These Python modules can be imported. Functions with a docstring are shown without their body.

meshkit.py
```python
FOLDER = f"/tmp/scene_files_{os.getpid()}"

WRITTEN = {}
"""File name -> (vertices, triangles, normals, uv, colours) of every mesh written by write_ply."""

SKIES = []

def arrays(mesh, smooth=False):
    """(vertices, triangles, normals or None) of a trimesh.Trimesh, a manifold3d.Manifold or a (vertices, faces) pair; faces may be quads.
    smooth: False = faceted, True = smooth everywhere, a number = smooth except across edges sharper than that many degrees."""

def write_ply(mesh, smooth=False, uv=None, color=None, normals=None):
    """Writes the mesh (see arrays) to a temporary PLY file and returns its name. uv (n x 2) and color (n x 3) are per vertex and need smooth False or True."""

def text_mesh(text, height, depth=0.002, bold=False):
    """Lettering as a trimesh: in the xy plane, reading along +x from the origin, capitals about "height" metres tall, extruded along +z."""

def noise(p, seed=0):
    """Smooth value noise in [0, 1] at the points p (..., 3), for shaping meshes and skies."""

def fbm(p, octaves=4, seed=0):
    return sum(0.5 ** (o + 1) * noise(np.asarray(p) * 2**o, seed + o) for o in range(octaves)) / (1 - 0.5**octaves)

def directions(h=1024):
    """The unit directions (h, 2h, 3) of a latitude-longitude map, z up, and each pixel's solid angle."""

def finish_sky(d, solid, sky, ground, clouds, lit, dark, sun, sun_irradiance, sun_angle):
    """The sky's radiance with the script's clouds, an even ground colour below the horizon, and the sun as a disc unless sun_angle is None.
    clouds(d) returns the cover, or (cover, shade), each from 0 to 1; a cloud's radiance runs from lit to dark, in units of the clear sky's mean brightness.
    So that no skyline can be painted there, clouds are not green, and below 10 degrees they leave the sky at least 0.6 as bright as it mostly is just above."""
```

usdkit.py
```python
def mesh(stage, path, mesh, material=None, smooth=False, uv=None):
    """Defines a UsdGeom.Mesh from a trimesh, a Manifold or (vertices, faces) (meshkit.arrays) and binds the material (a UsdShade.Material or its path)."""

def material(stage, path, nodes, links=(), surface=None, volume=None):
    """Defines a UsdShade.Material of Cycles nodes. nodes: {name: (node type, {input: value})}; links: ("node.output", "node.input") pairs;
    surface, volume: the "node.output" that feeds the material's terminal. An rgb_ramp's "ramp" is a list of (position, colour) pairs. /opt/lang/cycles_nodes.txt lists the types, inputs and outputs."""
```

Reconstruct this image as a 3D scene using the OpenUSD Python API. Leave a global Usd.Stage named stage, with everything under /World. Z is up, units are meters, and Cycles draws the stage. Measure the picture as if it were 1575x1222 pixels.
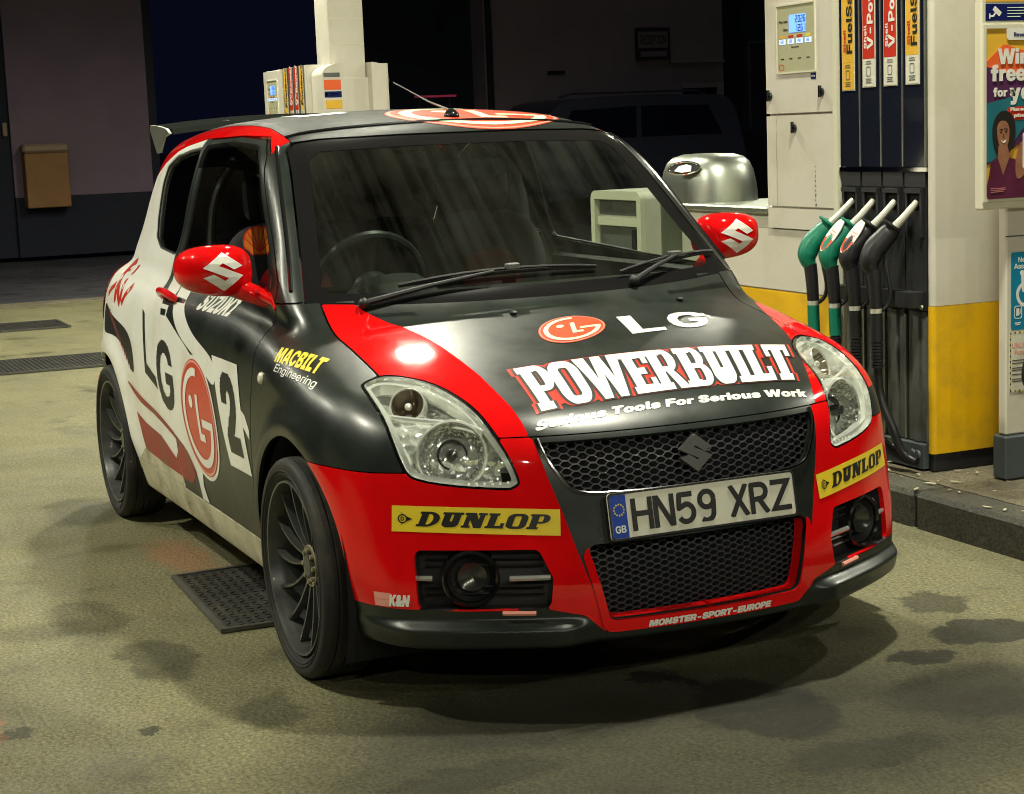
import math, glob, random
import numpy as np, trimesh, usdkit, meshkit
from scipy.interpolate import CubicSpline
from shapely.geometry import Polygon, MultiPolygon, box as sbox, Point, LineString
from shapely import affinity, union_all, box as vbox
from pxr import Usd, UsdGeom, UsdLux, UsdShade, Gf, Sdf, Vt

stage = Usd.Stage.CreateInMemory()
UsdGeom.Xform.Define(stage, '/World'); UsdGeom.Scope.Define(stage, '/World/Looks')
rng = random.Random(7); nrg = np.random.default_rng(7)

# ---------------------------------------------------------------- camera
CAM_M = [[0.40617, 0.91294, -0.039579, 0.0], [-0.120273, 0.096345, 0.988055, 0.0], [0.905848, -0.396558, 0.148934, 0.0], [4.483701, -2.149939, 1.435412, 1.0]]
cam = UsdGeom.Camera.Define(stage, '/World/camera')
cam.AddTransformOp().Set(Gf.Matrix4d(*[float(v) for r in CAM_M for v in r]))
cam.CreateHorizontalApertureAttr(36.0); cam.CreateFocalLengthAttr(62.2456)
cam.CreateClippingRangeAttr(Gf.Vec2f(.05, 2000)); cam.CreateExposureAttr(1.46)

# ---------------------------------------------------------------- night sky, faint moon
SUN_EL, SUN_AZ = math.radians(-18.0), math.radians(-70.0)
dome = UsdLux.DomeLight.Define(stage, '/World/sky')
dome.GetPrim().SetCustomDataByKey('kind', 'structure')
dome.CreateIntensityAttr(1.0)
sky_m = usdkit.material(stage, '/World/Looks/night_sky', {
    'sky': ('sky_texture', {'sky_type': 'single_scattering', 'sun_disc': False, 'sun_elevation': SUN_EL, 'sun_rotation': SUN_AZ}),
    'glow': ('mix_color', {'blend_type': 'add', 'fac': 1.0, 'b': (.0045, .0058, .0185)}),
    'bg': ('background_shader', {'strength': .15})}, [('sky.color', 'glow.a'), ('glow.result', 'bg.color')], surface='bg.background')
UsdShade.MaterialBindingAPI.Apply(dome.GetPrim()).Bind(sky_m)
moon = UsdLux.DistantLight.Define(stage, '/World/moonlight')
moon.CreateIntensityAttr(.004); moon.CreateAngleAttr(.5); moon.CreateNormalizeAttr(True); moon.CreateColorAttr(Gf.Vec3f(.8, .88, 1))
moon.AddRotateXYZOp().Set(Gf.Vec3f(38, 0, 60))
LAMP_COLOR, LAMP_POWER = (1.0, .975, .785), 500.0

# ---------------------------------------------------------------- helpers
used, BASE = {}, {}
def fresh(parent, name):
    k = (parent, name); n = used.get(k, 0); used[k] = n + 1
    return f'{parent}/{name}' if n == 0 else f'{parent}/{name}_{n:03d}'
def data(prim, **kw):
    for k, v in kw.items():
        if v: prim.SetCustomDataByKey(k, v)
def thing(name, label, category, loc=(0, 0, 0), group=None, rotz=0, kind=None):
    p = fresh('/World', name); x = UsdGeom.Xform.Define(stage, p)
    x.AddTranslateOp().Set(Gf.Vec3d(*map(float, loc)))
    if rotz: x.AddRotateZOp().Set(rotz)
    BASE[p] = np.array(loc, float); data(x.GetPrim(), label=label, category=category, group=group, kind=kind)
    return p
def base_of(parent):
    while parent and parent not in BASE: parent = parent.rsplit('/', 1)[0]
    return BASE.get(parent, np.zeros(3))
def put(name, mesh, m, parent='/World', smooth=35, normals=None, label=None, category=None, group=None, kind=None):
    """one Mesh prim; vertices in world coordinates, stored relative to its thing's base"""
    path = fresh(parent, name)
    v, f, n = meshkit.arrays(mesh, False if normals is not None else smooth)
    if normals is not None: n = normals
    v = v - base_of(parent)
    g = usdkit.mesh(stage, path, (v, f), MAT[m] if isinstance(m, str) else m, False)
    if n is not None:
        g.CreateNormalsAttr(Vt.Vec3fArray.FromNumpy(np.asarray(n, np.float32))); g.SetNormalsInterpolation('vertex')
    data(g.GetPrim(), label=label, category=category, group=group, kind=kind)
    return path
def copy_of(src, name, loc, label, rotz=0, group=None, category=None):
    p = fresh('/World', name); x = UsdGeom.Xform.Define(stage, p)
    x.GetPrim().GetReferences().AddInternalReference(src); x.GetPrim().SetInstanceable(True)
    x.ClearXformOpOrder(); x.AddTranslateOp(opSuffix='at').Set(Gf.Vec3d(*map(float, loc)))
    if rotz: x.AddRotateZOp(opSuffix='turn').Set(rotz)
    data(x.GetPrim(), label=label, group=group, category=category); return p
cat = trimesh.util.concatenate
def box(x0, x1, y0, y1, z0, z1, bev=0.0):
    b = trimesh.creation.box((x1 - x0, y1 - y0, z1 - z0)); c = ((x0 + x1) / 2, (y0 + y1) / 2, (z0 + z1) / 2)
    if bev:
        e = np.array([x1 - x0, y1 - y0, z1 - z0]) / 2; pts = []
        for s in np.ndindex(2, 2, 2):
            s = np.array(s) * 2 - 1
            for k in range(3):
                q = s * e - s * bev; q[k] = s[k] * e[k]; pts.append(q)
        b = trimesh.convex.convex_hull(np.array(pts))
    b.apply_translation(c); return b
def frame_m(o, e1, e2, e3):
    M = np.eye(4); M[:3, 0], M[:3, 1], M[:3, 2], M[:3, 3] = e1, e2, e3, o; return M
def unit(v): v = np.asarray(v, float); return v / np.linalg.norm(v)
def axes_for(d):
    d = unit(d); a = np.cross(d, [0, 0, 1.] if abs(d[2]) < .9 else [1., 0, 0]); a = unit(a); return a, np.cross(d, a), d
def cyl(p0, p1, r0, r1=None, n=16, cap=True):
    p0, p1 = np.array(p0, float), np.array(p1, float); a, b, d = axes_for(p1 - p0); r1 = r0 if r1 is None else r1
    t = np.arange(n) * 2 * np.pi / n; c = np.cos(t)[:, None] * a + np.sin(t)[:, None] * b
    V = np.vstack([p0 + c * r0, p1 + c * r1, p0, p1]); i = np.arange(n); j = (i + 1) % n
    F = np.vstack([np.stack([i, j, j + n], 1), np.stack([i, j + n, i + n], 1)])
    if cap: F = np.vstack([F, np.stack([j, i, np.full(n, 2 * n)], 1), np.stack([i + n, j + n, np.full(n, 2 * n + 1)], 1)])
    m = trimesh.Trimesh(V, F, process=False); m.fix_normals() if False else None; return m
def tube(pts, r, n=8):
    p = np.array(pts, float); r = np.broadcast_to(r, (len(p),)); t = np.gradient(p, axis=0); t /= np.linalg.norm(t, axis=1)[:, None]
    a = np.zeros_like(p); ref = np.array([0, 0, 1.]) if abs(t[0, 2]) < .9 else np.array([1., 0, 0]); prev = np.cross(t[0], ref)
    for i in range(len(p)):
        q = prev - t[i] * (prev @ t[i]); prev = q / np.linalg.norm(q); a[i] = prev
    b = np.cross(t, a); ang = np.arange(n) * 2 * np.pi / n
    V = (p[:, None] + r[:, None, None] * (np.cos(ang)[None, :, None] * a[:, None] + np.sin(ang)[None, :, None] * b[:, None])).reshape(-1, 3)
    F = []
    for i in range(len(p) - 1):
        for j in range(n):
            k = (j + 1) % n; F += [(i * n + j, (i + 1) * n + k, i * n + k), (i * n + j, (i + 1) * n + j, (i + 1) * n + k)]
    m0 = len(V); V = np.vstack([V, p[:1], p[-1:]]); e = (len(p) - 1) * n
    for j in range(n):
        k = (j + 1) % n; F += [(m0, j, k), (m0 + 1, e + k, e + j)]
    m = trimesh.Trimesh(V, np.array(F), process=False)
    if m.volume < 0: m.invert()
    return m
def smooth_path(pts, n=40):
    p = np.array(pts, float); s = np.r_[0, np.cumsum(np.linalg.norm(np.diff(p, axis=0), axis=1))]
    return CubicSpline(s, p)(np.linspace(0, s[-1], n))
def lathe(prof, o, axis, n=48, start=None):
    """profile of (radius, along-axis) pairs turned about the axis"""
    a, b, d = axes_for(axis); t = np.arange(n) * 2 * np.pi / n; c = np.cos(t)[:, None] * a + np.sin(t)[:, None] * b
    V = np.vstack([np.array(o) + c * r + d * h for r, h in prof]); F = []; i = np.arange(n); j = (i + 1) % n
    for k in range(len(prof) - 1):
        A = k * n; B = A + n
        F += [np.stack([A + i, A + j, B + j], 1), np.stack([A + i, B + j, B + i], 1)]
    return trimesh.Trimesh(V, np.vstack(F), process=False)
def plate(poly, M, depth):
    """polygon in a plane, extruded along the frame's third axis"""
    ms = [trimesh.creation.extrude_polygon(g, depth, engine='earcut') for g in getattr(poly, 'geoms', [poly]) if g.area > 1e-9]
    m = cat(ms); m.apply_transform(M); return m
def rrect(w, h, r, n=5): return sbox(-w / 2 + r, -h / 2 + r, w / 2 - r, h / 2 - r).buffer(r, quad_segs=n)
def cr(pts, n=6, closed=True):
    """smooth curve through points"""
    p = np.array(pts, float)
    if closed: p = np.vstack([p, p[:1]])
    s = np.r_[0, np.cumsum(np.sqrt(np.linalg.norm(np.diff(p, axis=0), axis=1)))]
    c = CubicSpline(s, p, bc_type='periodic' if closed else 'natural'); q = np.concatenate([np.linspace(s[i], s[i + 1], n, endpoint=False) for i in range(len(s) - 1)])
    return c(q if closed else np.r_[q, s[-1]])

# lettering as polygons, capitals one unit tall
FONT = glob.glob('/opt/blender-*/*/datafiles/fonts/Inter.woff2')[0]
def trace(im, s):
    on = np.pad(im > 127, ((0, 0), (1, 1))).astype(np.int8)
    r, a = np.nonzero(np.diff(on, axis=1) == 1); b = np.nonzero(np.diff(on, axis=1) == -1)[1]
    g = union_all(vbox(a, -r - 1, b, -r)).buffer(.7).buffer(-.7).simplify(.55)
    return affinity.scale(g, s, s, origin=(0, 0))
_tc = {}
def text(t, weight=700, slant=0.0, wide=1.0, bold=0.0, size=64):
    k = (t, weight, size)
    if k not in _tc:
        from PIL import Image, ImageDraw, ImageFont
        f = ImageFont.truetype(FONT, size); f.set_variation_by_axes([32, weight])
        x0, y0, x1, y1 = f.getbbox(t, anchor='ls'); im = Image.new('L', (x1 - x0 + 8, y1 - y0 + 8))
        ImageDraw.Draw(im).text((4 - x0, 4 - y0), t, 255, f, anchor='ls')
        g = trace(np.asarray(im), 1 / (size * .727)); g = affinity.translate(g, 0, (4 - y0) / (size * .727)); _tc[k] = affinity.translate(g, -g.bounds[0], 0)
    g = affinity.affine_transform(_tc[k], [wide, slant, 0, 1, 0, 0])
    return g.buffer(bold, join_style=2) if bold else g
# heavy slab lettering drawn by hand: each letter on a 0.8 x 1 cell
def S(*p, w=.2): return LineString(p).buffer(w / 2, cap_style=2, join_style=2)
def ring(cx, cy, rx, ry, w):
    return affinity.scale(Point(0, 0).buffer(1, 24), rx, ry).difference(affinity.scale(Point(0, 0).buffer(1, 24), rx - w, ry - w * .75)) if False else affinity.translate(affinity.scale(Point(0, 0).buffer(1, 24), rx, ry).difference(affinity.scale(Point(0, 0).buffer(1, 24), rx - w, ry - w * .7)), cx, cy)
def slab(ch, w=.26, f=.16, e=.08):
    B = lambda x0, y0, x1, y1: sbox(x0, y0, x1, y1)
    stem = [B(e, 0, e + w, 1), B(0, 0, w + 2 * e, f), B(0, 1 - f, w + 2 * e, 1)]
    def bowl(y0, y1, x1=.84, t=w * .92):
        h = (y1 - y0); o = sbox(e + w * .5, y0, x1, y1); o = o.intersection(union_all([sbox(0, y0, x1 - h * .5, y1), affinity.translate(affinity.scale(Point(0, 0).buffer(1, 16), h * .5, h * .5), x1 - h * .5, (y0 + y1) / 2)]))
        i = union_all([sbox(e + w, y0 + f * .85, max(x1 - h * .5, e + w + .01), y1 - f * .85), affinity.translate(affinity.scale(Point(0, 0).buffer(1, 16), max(x1 - t - (x1 - h * .5), .03), h * .5 - f * .85), x1 - h * .5, (y0 + y1) / 2)]).intersection(sbox(e + w, y0, 2, y1))
        return o.difference(i)
    if ch == 'P': s = stem + [bowl(.38, 1)]
    elif ch == 'R': s = stem + [bowl(.42, 1), Polygon([(.40, .48), (.62, .48), (.94, 0), (.62, 0)])]
    elif ch == 'B': s = stem + [bowl(.44, 1, .80), bowl(0, .56, .86)]
    elif ch == 'D': s = stem + [bowl(0, 1, .90)]
    elif ch == 'O': s = [sbox(0, 0, .84, 1).buffer(-.3, join_style=2).buffer(.3).difference(sbox(w * .95, f * 1.1, .84 - w * .95, 1 - f * 1.1).buffer(-.07, join_style=2).buffer(.07))]
    elif ch == 'W': s = [Polygon([(0, 1), (.34, 1), (.42, .42), (.52, 1), (.80, 1), (.90, .42), (.98, 1), (1.3, 1), (1.02, 0), (.76, 0), (.65, .55), (.54, 0), (.28, 0)])]
    elif ch == 'E': s = stem + [B(e, 0, .78, f * 1.15), B(e, 1 - f * 1.15, .78, 1), B(e, .42, .6, .58), B(.62, 0, .78, .32), B(.62, .68, .78, 1)]
    elif ch == 'U': s = [sbox(e, 0, .86 - e, 1).buffer(-.26, join_style=2).buffer(.26).union(sbox(e, .4, .86 - e, 1)).difference(sbox(e + w, f, .86 - e - w, 1.1).buffer(-.08, join_style=2).buffer(.08).union(sbox(e + w, .4, .86 - e - w, 1.1))), B(0, 1 - f, w + 2 * e, 1), B(.86 - w - 2 * e, 1 - f, .86, 1)]
    elif ch == 'I': s = stem
    elif ch == 'L': s = stem + [B(e, 0, .76, f * 1.15), B(.60, 0, .76, .36)]
    elif ch == 'T': s = [B(.40 - w / 2, 0, .40 + w / 2, 1), B(.40 - w / 2 - e, 0, .40 + w / 2 + e, f), B(0, 1 - f * 1.15, .8, 1), B(0, .64, .15, 1), B(.65, .64, .8, 1)]
    elif ch == 'N': s = [B(e, 0, e + w * .7, 1), B(.92 - e - w * .7, 0, .92 - e, 1), B(0, 0, w * .7 + 2 * e, f), B(0, 1 - f, .3, 1), B(.92 - w * .7 - 2 * e, 1 - f, .92, 1), Polygon([(e, 1), (e + w * 1.25, 1), (.92 - e, 0), (.92 - e - w * 1.05, 0)])]
    return union_all(s)
def slab_text(t, gap=.04, **k):
    out, x = [], 0
    for ch in t:
        g = slab(ch, **k); out.append(affinity.translate(g, x - g.bounds[0], 0)); x += g.bounds[2] - g.bounds[0] + gap
    return out
def fit(g, w=1.0, h=1.0):
    """geometry scaled into [0, w] x [0, h]"""
    x0, y0, x1, y1 = g.bounds; return affinity.affine_transform(g, [w / (x1 - x0), 0, 0, h / (y1 - y0), -x0 * w / (x1 - x0), -y0 * h / (y1 - y0)])

# ---------------------------------------------------------------- materials
MAT = {}
def mat(name, color, rough=.5, metal=0.0, spec=.5, coat=0.0, coat_rough=.05, vary=0.0, vscale=6.0, bump=0.0, bscale=200.0, trans=0.0, emit=None, estr=0.0, ior=1.5, dirt=None, dirt_scale=3.0, aniso=0.0):
    nodes = {'p': ('principled_bsdf', {'base_color': color, 'roughness': rough, 'metallic': metal, 'specular_ior_level': spec, 'coat_weight': coat, 'coat_roughness': coat_rough, 'transmission_weight': trans, 'ior': ior})}
    links = []
    if emit is not None: nodes['p'][1].update({'emission_color': emit, 'emission_strength': estr})
    if vary or dirt is not None or bump:
        nodes['tc'] = ('texture_coordinate', {})
    if vary:
        nodes['n'] = ('noise_texture', {'scale': vscale, 'detail': 5, 'roughness': .6}); links.append(('tc.object', 'n.vector'))
        nodes['mr'] = ('rgb_ramp', {'ramp': [(.25, tuple(c * (1 - vary) for c in color)), (.75, tuple(min(c * (1 + vary), 1) for c in color))]}); links.append(('n.fac', 'mr.fac'))
        links.append(('mr.color', 'p.base_color'))
        nodes['rr'] = ('map_range', {'from_min': .25, 'from_max': .75, 'to_min': max(rough - vary * .3, .02), 'to_max': min(rough + vary * .3, 1)}); links += [('n.fac', 'rr.value'), ('rr.result', 'p.roughness')]
    if dirt is not None:
        nodes['dn'] = ('noise_texture', {'scale': dirt_scale, 'detail': 8, 'roughness': .7}); links.append(('tc.object', 'dn.vector'))
        nodes['dr'] = ('rgb_ramp', {'ramp': [(.50, (0, 0, 0)), (.72, (1, 1, 1))]}); links.append(('dn.fac', 'dr.fac'))
        nodes['dm'] = ('mix_color', {'blend_type': 'mix', 'a': color, 'b': dirt}); links += [('dr.color', 'dm.fac')]
        if vary: links = [l for l in links if l[1] != 'p.base_color'] + [('mr.color', 'dm.a')]
        links.append(('dm.result', 'p.base_color'))
    if bump:
        nodes['bn'] = ('noise_texture', {'scale': bscale, 'detail': 4}); nodes['b'] = ('bump', {'strength': bump, 'distance': .002})
        links += [('tc.object', 'bn.vector'), ('bn.fac', 'b.height'), ('b.normal', 'p.normal')]
    MAT[name] = usdkit.material(stage, '/World/Looks/' + name, nodes, links, surface='p.BSDF'); return MAT[name]
def glass(name, tint, rough=.0, ior=1.45, gain=1.0):
    MAT[name] = usdkit.material(stage, '/World/Looks/' + name, {
        't': ('transparent_bsdf', {'color': tint}), 'g': ('glossy_bsdf', {'color': (gain,) * 3, 'roughness': rough}), 'f': ('fresnel', {'IOR': ior}), 'ge': ('geometry', {}), 'nb': ('math', {'math_type': 'subtract', 'value1': 1.0}), 'fm': ('math', {'math_type': 'multiply'}), 'm': ('mix_closure', {})},
        [('ge.backfacing', 'nb.value2'), ('f.fac', 'fm.value1'), ('nb.value', 'fm.value2'), ('fm.value', 'm.fac'), ('t.BSDF', 'm.closure1'), ('g.BSDF', 'm.closure2')], surface='m.closure')
mat('roof_black', (.0095, .0125, .011), .46, spec=.06, vary=.25, vscale=6)
mat('wing_black', (.016, .018, .016), .6, spec=0.0, vary=.2, vscale=8)
mat('shell_orange', (.90, .26, .015), .4)
mat('shell_red', (.80, .03, .015), .4)
mat('bright_trim', (.80, .82, .78), .22, metal=.8)
mat('black_paint', (.0090, .0140, .0115), .34, spec=.5, coat=.08, coat_rough=.2, vary=.25, vscale=5, dirt=(.018, .020, .016), dirt_scale=3.5)
mat('red_paint', (.68, .004, .005), .055, vary=.12, vscale=5)
mat('white_film', (.80, .80, .75), .35, coat=.25, coat_rough=.15, vary=.04, vscale=6, dirt=(.64, .61, .50), dirt_scale=2.5)
mat('badge_metal', (.30, .30, .31), .32, metal=.9)
mat('print_white', (.74, .74, .68), .42, vary=.04)
mat('print_red', (.55, .03, .012), .35, coat=.3, vary=.06)
mat('print_orange', (.72, .07, .02), .35, coat=.3, vary=.06)
mat('print_mint', (.42, .80, .50), .4)
mat('print_black', (.012, .012, .012), .4)
mat('print_yellow', (.80, .60, .03), .4, vary=.05, vscale=30)
mat('print_gold', (.78, .62, .06), .4)
mat('print_blue', (.01, .05, .35), .35)
mat('print_pink', (.75, .32, .26), .3)
mat('dirty_white', (.50, .47, .33), .6, vary=.3, vscale=9, dirt=(.16, .14, .08), dirt_scale=8)
mat('dusty_red', (.30, .045, .03), .55, vary=.3, vscale=9, dirt=(.16, .10, .06), dirt_scale=8)
mat('black_plastic', (.013, .013, .014), .5, vary=.2, vscale=20, bump=.15, bscale=600)
mat('gloss_black', (.008, .008, .009), .12, coat=.5)
mat('dark_gap', (.004, .004, .004), .9)
mat('rubber', (.010, .010, .0095), .7, vary=.35, vscale=14, dirt=(.045, .040, .026), dirt_scale=7, bump=.2, bscale=300)
mat('rim_black', (.042, .044, .044), .33, coat=.3, vary=.2, vscale=20, dirt=(.03, .029, .02), dirt_scale=14)
mat('hub_dust', (.26, .23, .14), .65, metal=.2, vary=.3, vscale=40)
mat('brake_metal', (.10, .095, .085), .5, metal=.7, vary=.3, vscale=30)
mat('chrome', (.88, .88, .86), .06, metal=1.0)
mat('dark_chrome', (.22, .22, .23), .16, metal=1.0)
mat('mesh_metal', (.055, .055, .065), .42, metal=.3)
mat('lamp_silver', (.90, .91, .86), .10, metal=.55, vary=.05, vscale=20)
MAT['lamp_chrome'] = usdkit.material(stage, '/World/Looks/lamp_chrome', {
    'tc': ('texture_coordinate', {}), 'v': ('voronoi_texture', {'scale': 30, 'feature': 'f1'}), 'b': ('bump', {'strength': 1.0, 'distance': .014}),
    'p': ('principled_bsdf', {'base_color': (.92, .93, .89), 'metallic': .66, 'roughness': .09})},
    [('tc.object', 'v.vector'), ('v.distance', 'b.height'), ('b.normal', 'p.normal')], surface='p.BSDF')
mat('lamp_dark', (.10, .10, .095), .18, metal=.7)
mat('satin_metal', (.42, .45, .39), .38, metal=1.0, vary=.06, vscale=8)
mat('cream_panel', (.61, .58, .50), .38, coat=.2, coat_rough=.2, vary=.04, vscale=2.5, dirt=(.50, .48, .36), dirt_scale=1.6)
mat('cream_trim', (.66, .64, .50), .3, coat=.3)
mat('yellow_panel', (.80, .46, .002), .38, coat=.2, coat_rough=.25, vary=.05, vscale=4, dirt=(.55, .33, .02), dirt_scale=3)
mat('pump_dark', (.010, .012, .022), .1, coat=.6, coat_rough=.02)
mat('pump_plastic', (.018, .019, .022), .42, vary=.15, vscale=12)
mat('pump_grey', (.10, .105, .10), .5, vary=.25, vscale=9, dirt=(.05, .05, .045), dirt_scale=6)
mat('plinth_black', (.010, .010, .014), .5, vary=.2)
mat('plinth_grey', (.055, .07, .075), .55, vary=.15)
mat('hose_rubber', (.012, .012, .014), .42)
mat('grip_green', (.004, .17, .10), .38, vary=.08, vscale=30)
mat('spout_metal', (.70, .70, .62), .30, metal=.5)
mat('panel_beige', (.42, .42, .27), .3)
mat('lcd_blue', (.10, .22, .75), .3, emit=(.16, .36, 1.0), estr=.55)
mat('lcd_pale', (.40, .55, .9), .3, emit=(.42, .56, 1.0), estr=.45)
mat('seat_cloth', (.014, .013, .014), .85, bump=.4, bscale=500)
mat('seat_red', (.10, .006, .008), .8, bump=.3, bscale=500)
mat('dash_plastic', (.009, .010, .009), .55, bump=.4, bscale=900)
mat('lens_amber', (.17, .13, .09), .1, metal=.6)
mat('skin', (.30, .13, .07), .5, vary=.2, vscale=30)
mat('hair', (.012, .009, .008), .5)
mat('maroon', (.09, .008, .04), .5, vary=.2, vscale=14)
mat('teal_print', (.01, .13, .17), .5, vary=.15, vscale=10)
mat('purple_print', (.07, .012, .07), .5, vary=.2, vscale=10)
mat('navy_print', (.006, .012, .10), .3)
mat('sign_blue', (.003, .20, .36), .35)
mat('poster_yellow', (.72, .42, .04), .4)
mat('poster_orange', (.75, .12, .03), .4)
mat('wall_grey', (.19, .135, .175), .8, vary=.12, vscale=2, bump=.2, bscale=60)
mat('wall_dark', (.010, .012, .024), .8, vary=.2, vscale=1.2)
mat('wall_brown', (.25, .205, .22), .85, vary=.15, vscale=1.0, bump=.2, bscale=40)
mat('wall_trim', (.30, .26, .25), .7)
mat('box_brown', (.28, .14, .045), .7, vary=.15, vscale=5)
mat('box_top', (.30, .21, .13), .6)
mat('sign_dark', (.02, .017, .014), .5)
mat('sign_face', (.22, .19, .19), .5)
mat('suv_paint', (.035, .038, .06), .35, coat=.3)
mat('suv_glass', (.006, .007, .014), .06, coat=.4)
mat('tail_red', (.30, .02, .05), .3, emit=(1, .10, .22), estr=.035)
mat('soffit', (.16, .16, .15), .7)
mat('steel_grey', (.25, .25, .25), .4, metal=.6)
mat('lamp_emit', (.8, .8, .8), .4, emit=LAMP_COLOR, estr=LAMP_POWER)
mat('plate_white', (.68, .67, .56), .35, coat=.4, vary=.04, vscale=40)
MAT['screen_glass'] = usdkit.material(stage, '/World/Looks/screen_glass', {  # thin dust film; its diffuse streaks also stand in for reflections and haze
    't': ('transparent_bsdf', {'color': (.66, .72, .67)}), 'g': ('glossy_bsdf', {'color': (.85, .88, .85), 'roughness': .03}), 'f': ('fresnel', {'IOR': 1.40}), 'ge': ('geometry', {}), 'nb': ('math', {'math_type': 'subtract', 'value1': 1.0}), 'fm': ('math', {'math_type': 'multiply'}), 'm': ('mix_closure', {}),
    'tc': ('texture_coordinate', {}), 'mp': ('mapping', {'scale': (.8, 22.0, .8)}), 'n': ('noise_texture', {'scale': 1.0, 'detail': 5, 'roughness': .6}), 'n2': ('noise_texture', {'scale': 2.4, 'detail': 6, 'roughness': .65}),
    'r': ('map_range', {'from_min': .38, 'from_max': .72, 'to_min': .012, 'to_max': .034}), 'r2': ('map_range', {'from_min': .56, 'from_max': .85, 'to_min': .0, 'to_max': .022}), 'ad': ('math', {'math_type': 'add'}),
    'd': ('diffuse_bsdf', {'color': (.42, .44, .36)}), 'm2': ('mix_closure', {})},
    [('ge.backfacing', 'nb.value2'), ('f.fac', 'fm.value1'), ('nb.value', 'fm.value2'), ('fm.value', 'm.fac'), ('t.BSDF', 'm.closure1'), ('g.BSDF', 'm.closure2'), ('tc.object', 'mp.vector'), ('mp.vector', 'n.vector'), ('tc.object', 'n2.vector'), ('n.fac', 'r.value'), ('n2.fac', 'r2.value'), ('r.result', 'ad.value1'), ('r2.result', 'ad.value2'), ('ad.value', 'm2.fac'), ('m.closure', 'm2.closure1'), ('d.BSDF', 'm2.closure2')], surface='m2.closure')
glass('clean_glass', (.80, .84, .80), ior=1.45)
glass('side_glass', (.10, .10, .11), ior=1.5)
glass('smoke_glass', (.28, .28, .29), ior=1.5)
glass('lens_clear', (.95, .97, .95), ior=1.45)
# headlight reflector: faceted chrome
MAT['facet_chrome'] = usdkit.material(stage, '/World/Looks/facet_chrome', {
    'tc': ('texture_coordinate', {}), 'v': ('voronoi_texture', {'scale': 70, 'feature': 'f1'}), 'b': ('bump', {'strength': 1.0, 'distance': .016}),
    'p': ('principled_bsdf', {'base_color': (.80, .81, .77), 'metallic': .80, 'roughness': .07})},
    [('tc.object', 'v.vector'), ('v.distance', 'b.height'), ('b.normal', 'p.normal')], surface='p.BSDF')
# carbon-weave film on the front wing

# ---------------------------------------------------------------- forecourt ground
BLOTS_AND_SHADE = [(.515, -.02, .055, .075, .85), (.56, .02, .09, .022, .8), (.87, .08, .25, .17, .60), (.60, -.34, .28, .46, .45), (.30, 1.02, .13, .10, .6), (.62, .95, .12, .16, .75), (1.02, .62, .20, .26, .5), (.72, .66, .07, .09, .75), (-.9, -1.25, .25, .12, .4), (-.35, -1.15, .22, .10, .45), (.25, -1.0, .14, .1, .45), (-2.55, -.95, .3, .16, .4), (.95, -.75, .08, .22, .4), (1.25, .1, .10, .22, .4), (.72, -.02, .78, 1.05, .46), (1.55, -.3, 1.15, 1.25, .50), (.6, -1.75, .9, .45, .36), (.25, -1.32, .05, .03, .7), (.1, -1.62, .04, .05, .6)]  # oil stains, plus broad blots that paint the dimmer foreground into the colour
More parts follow.
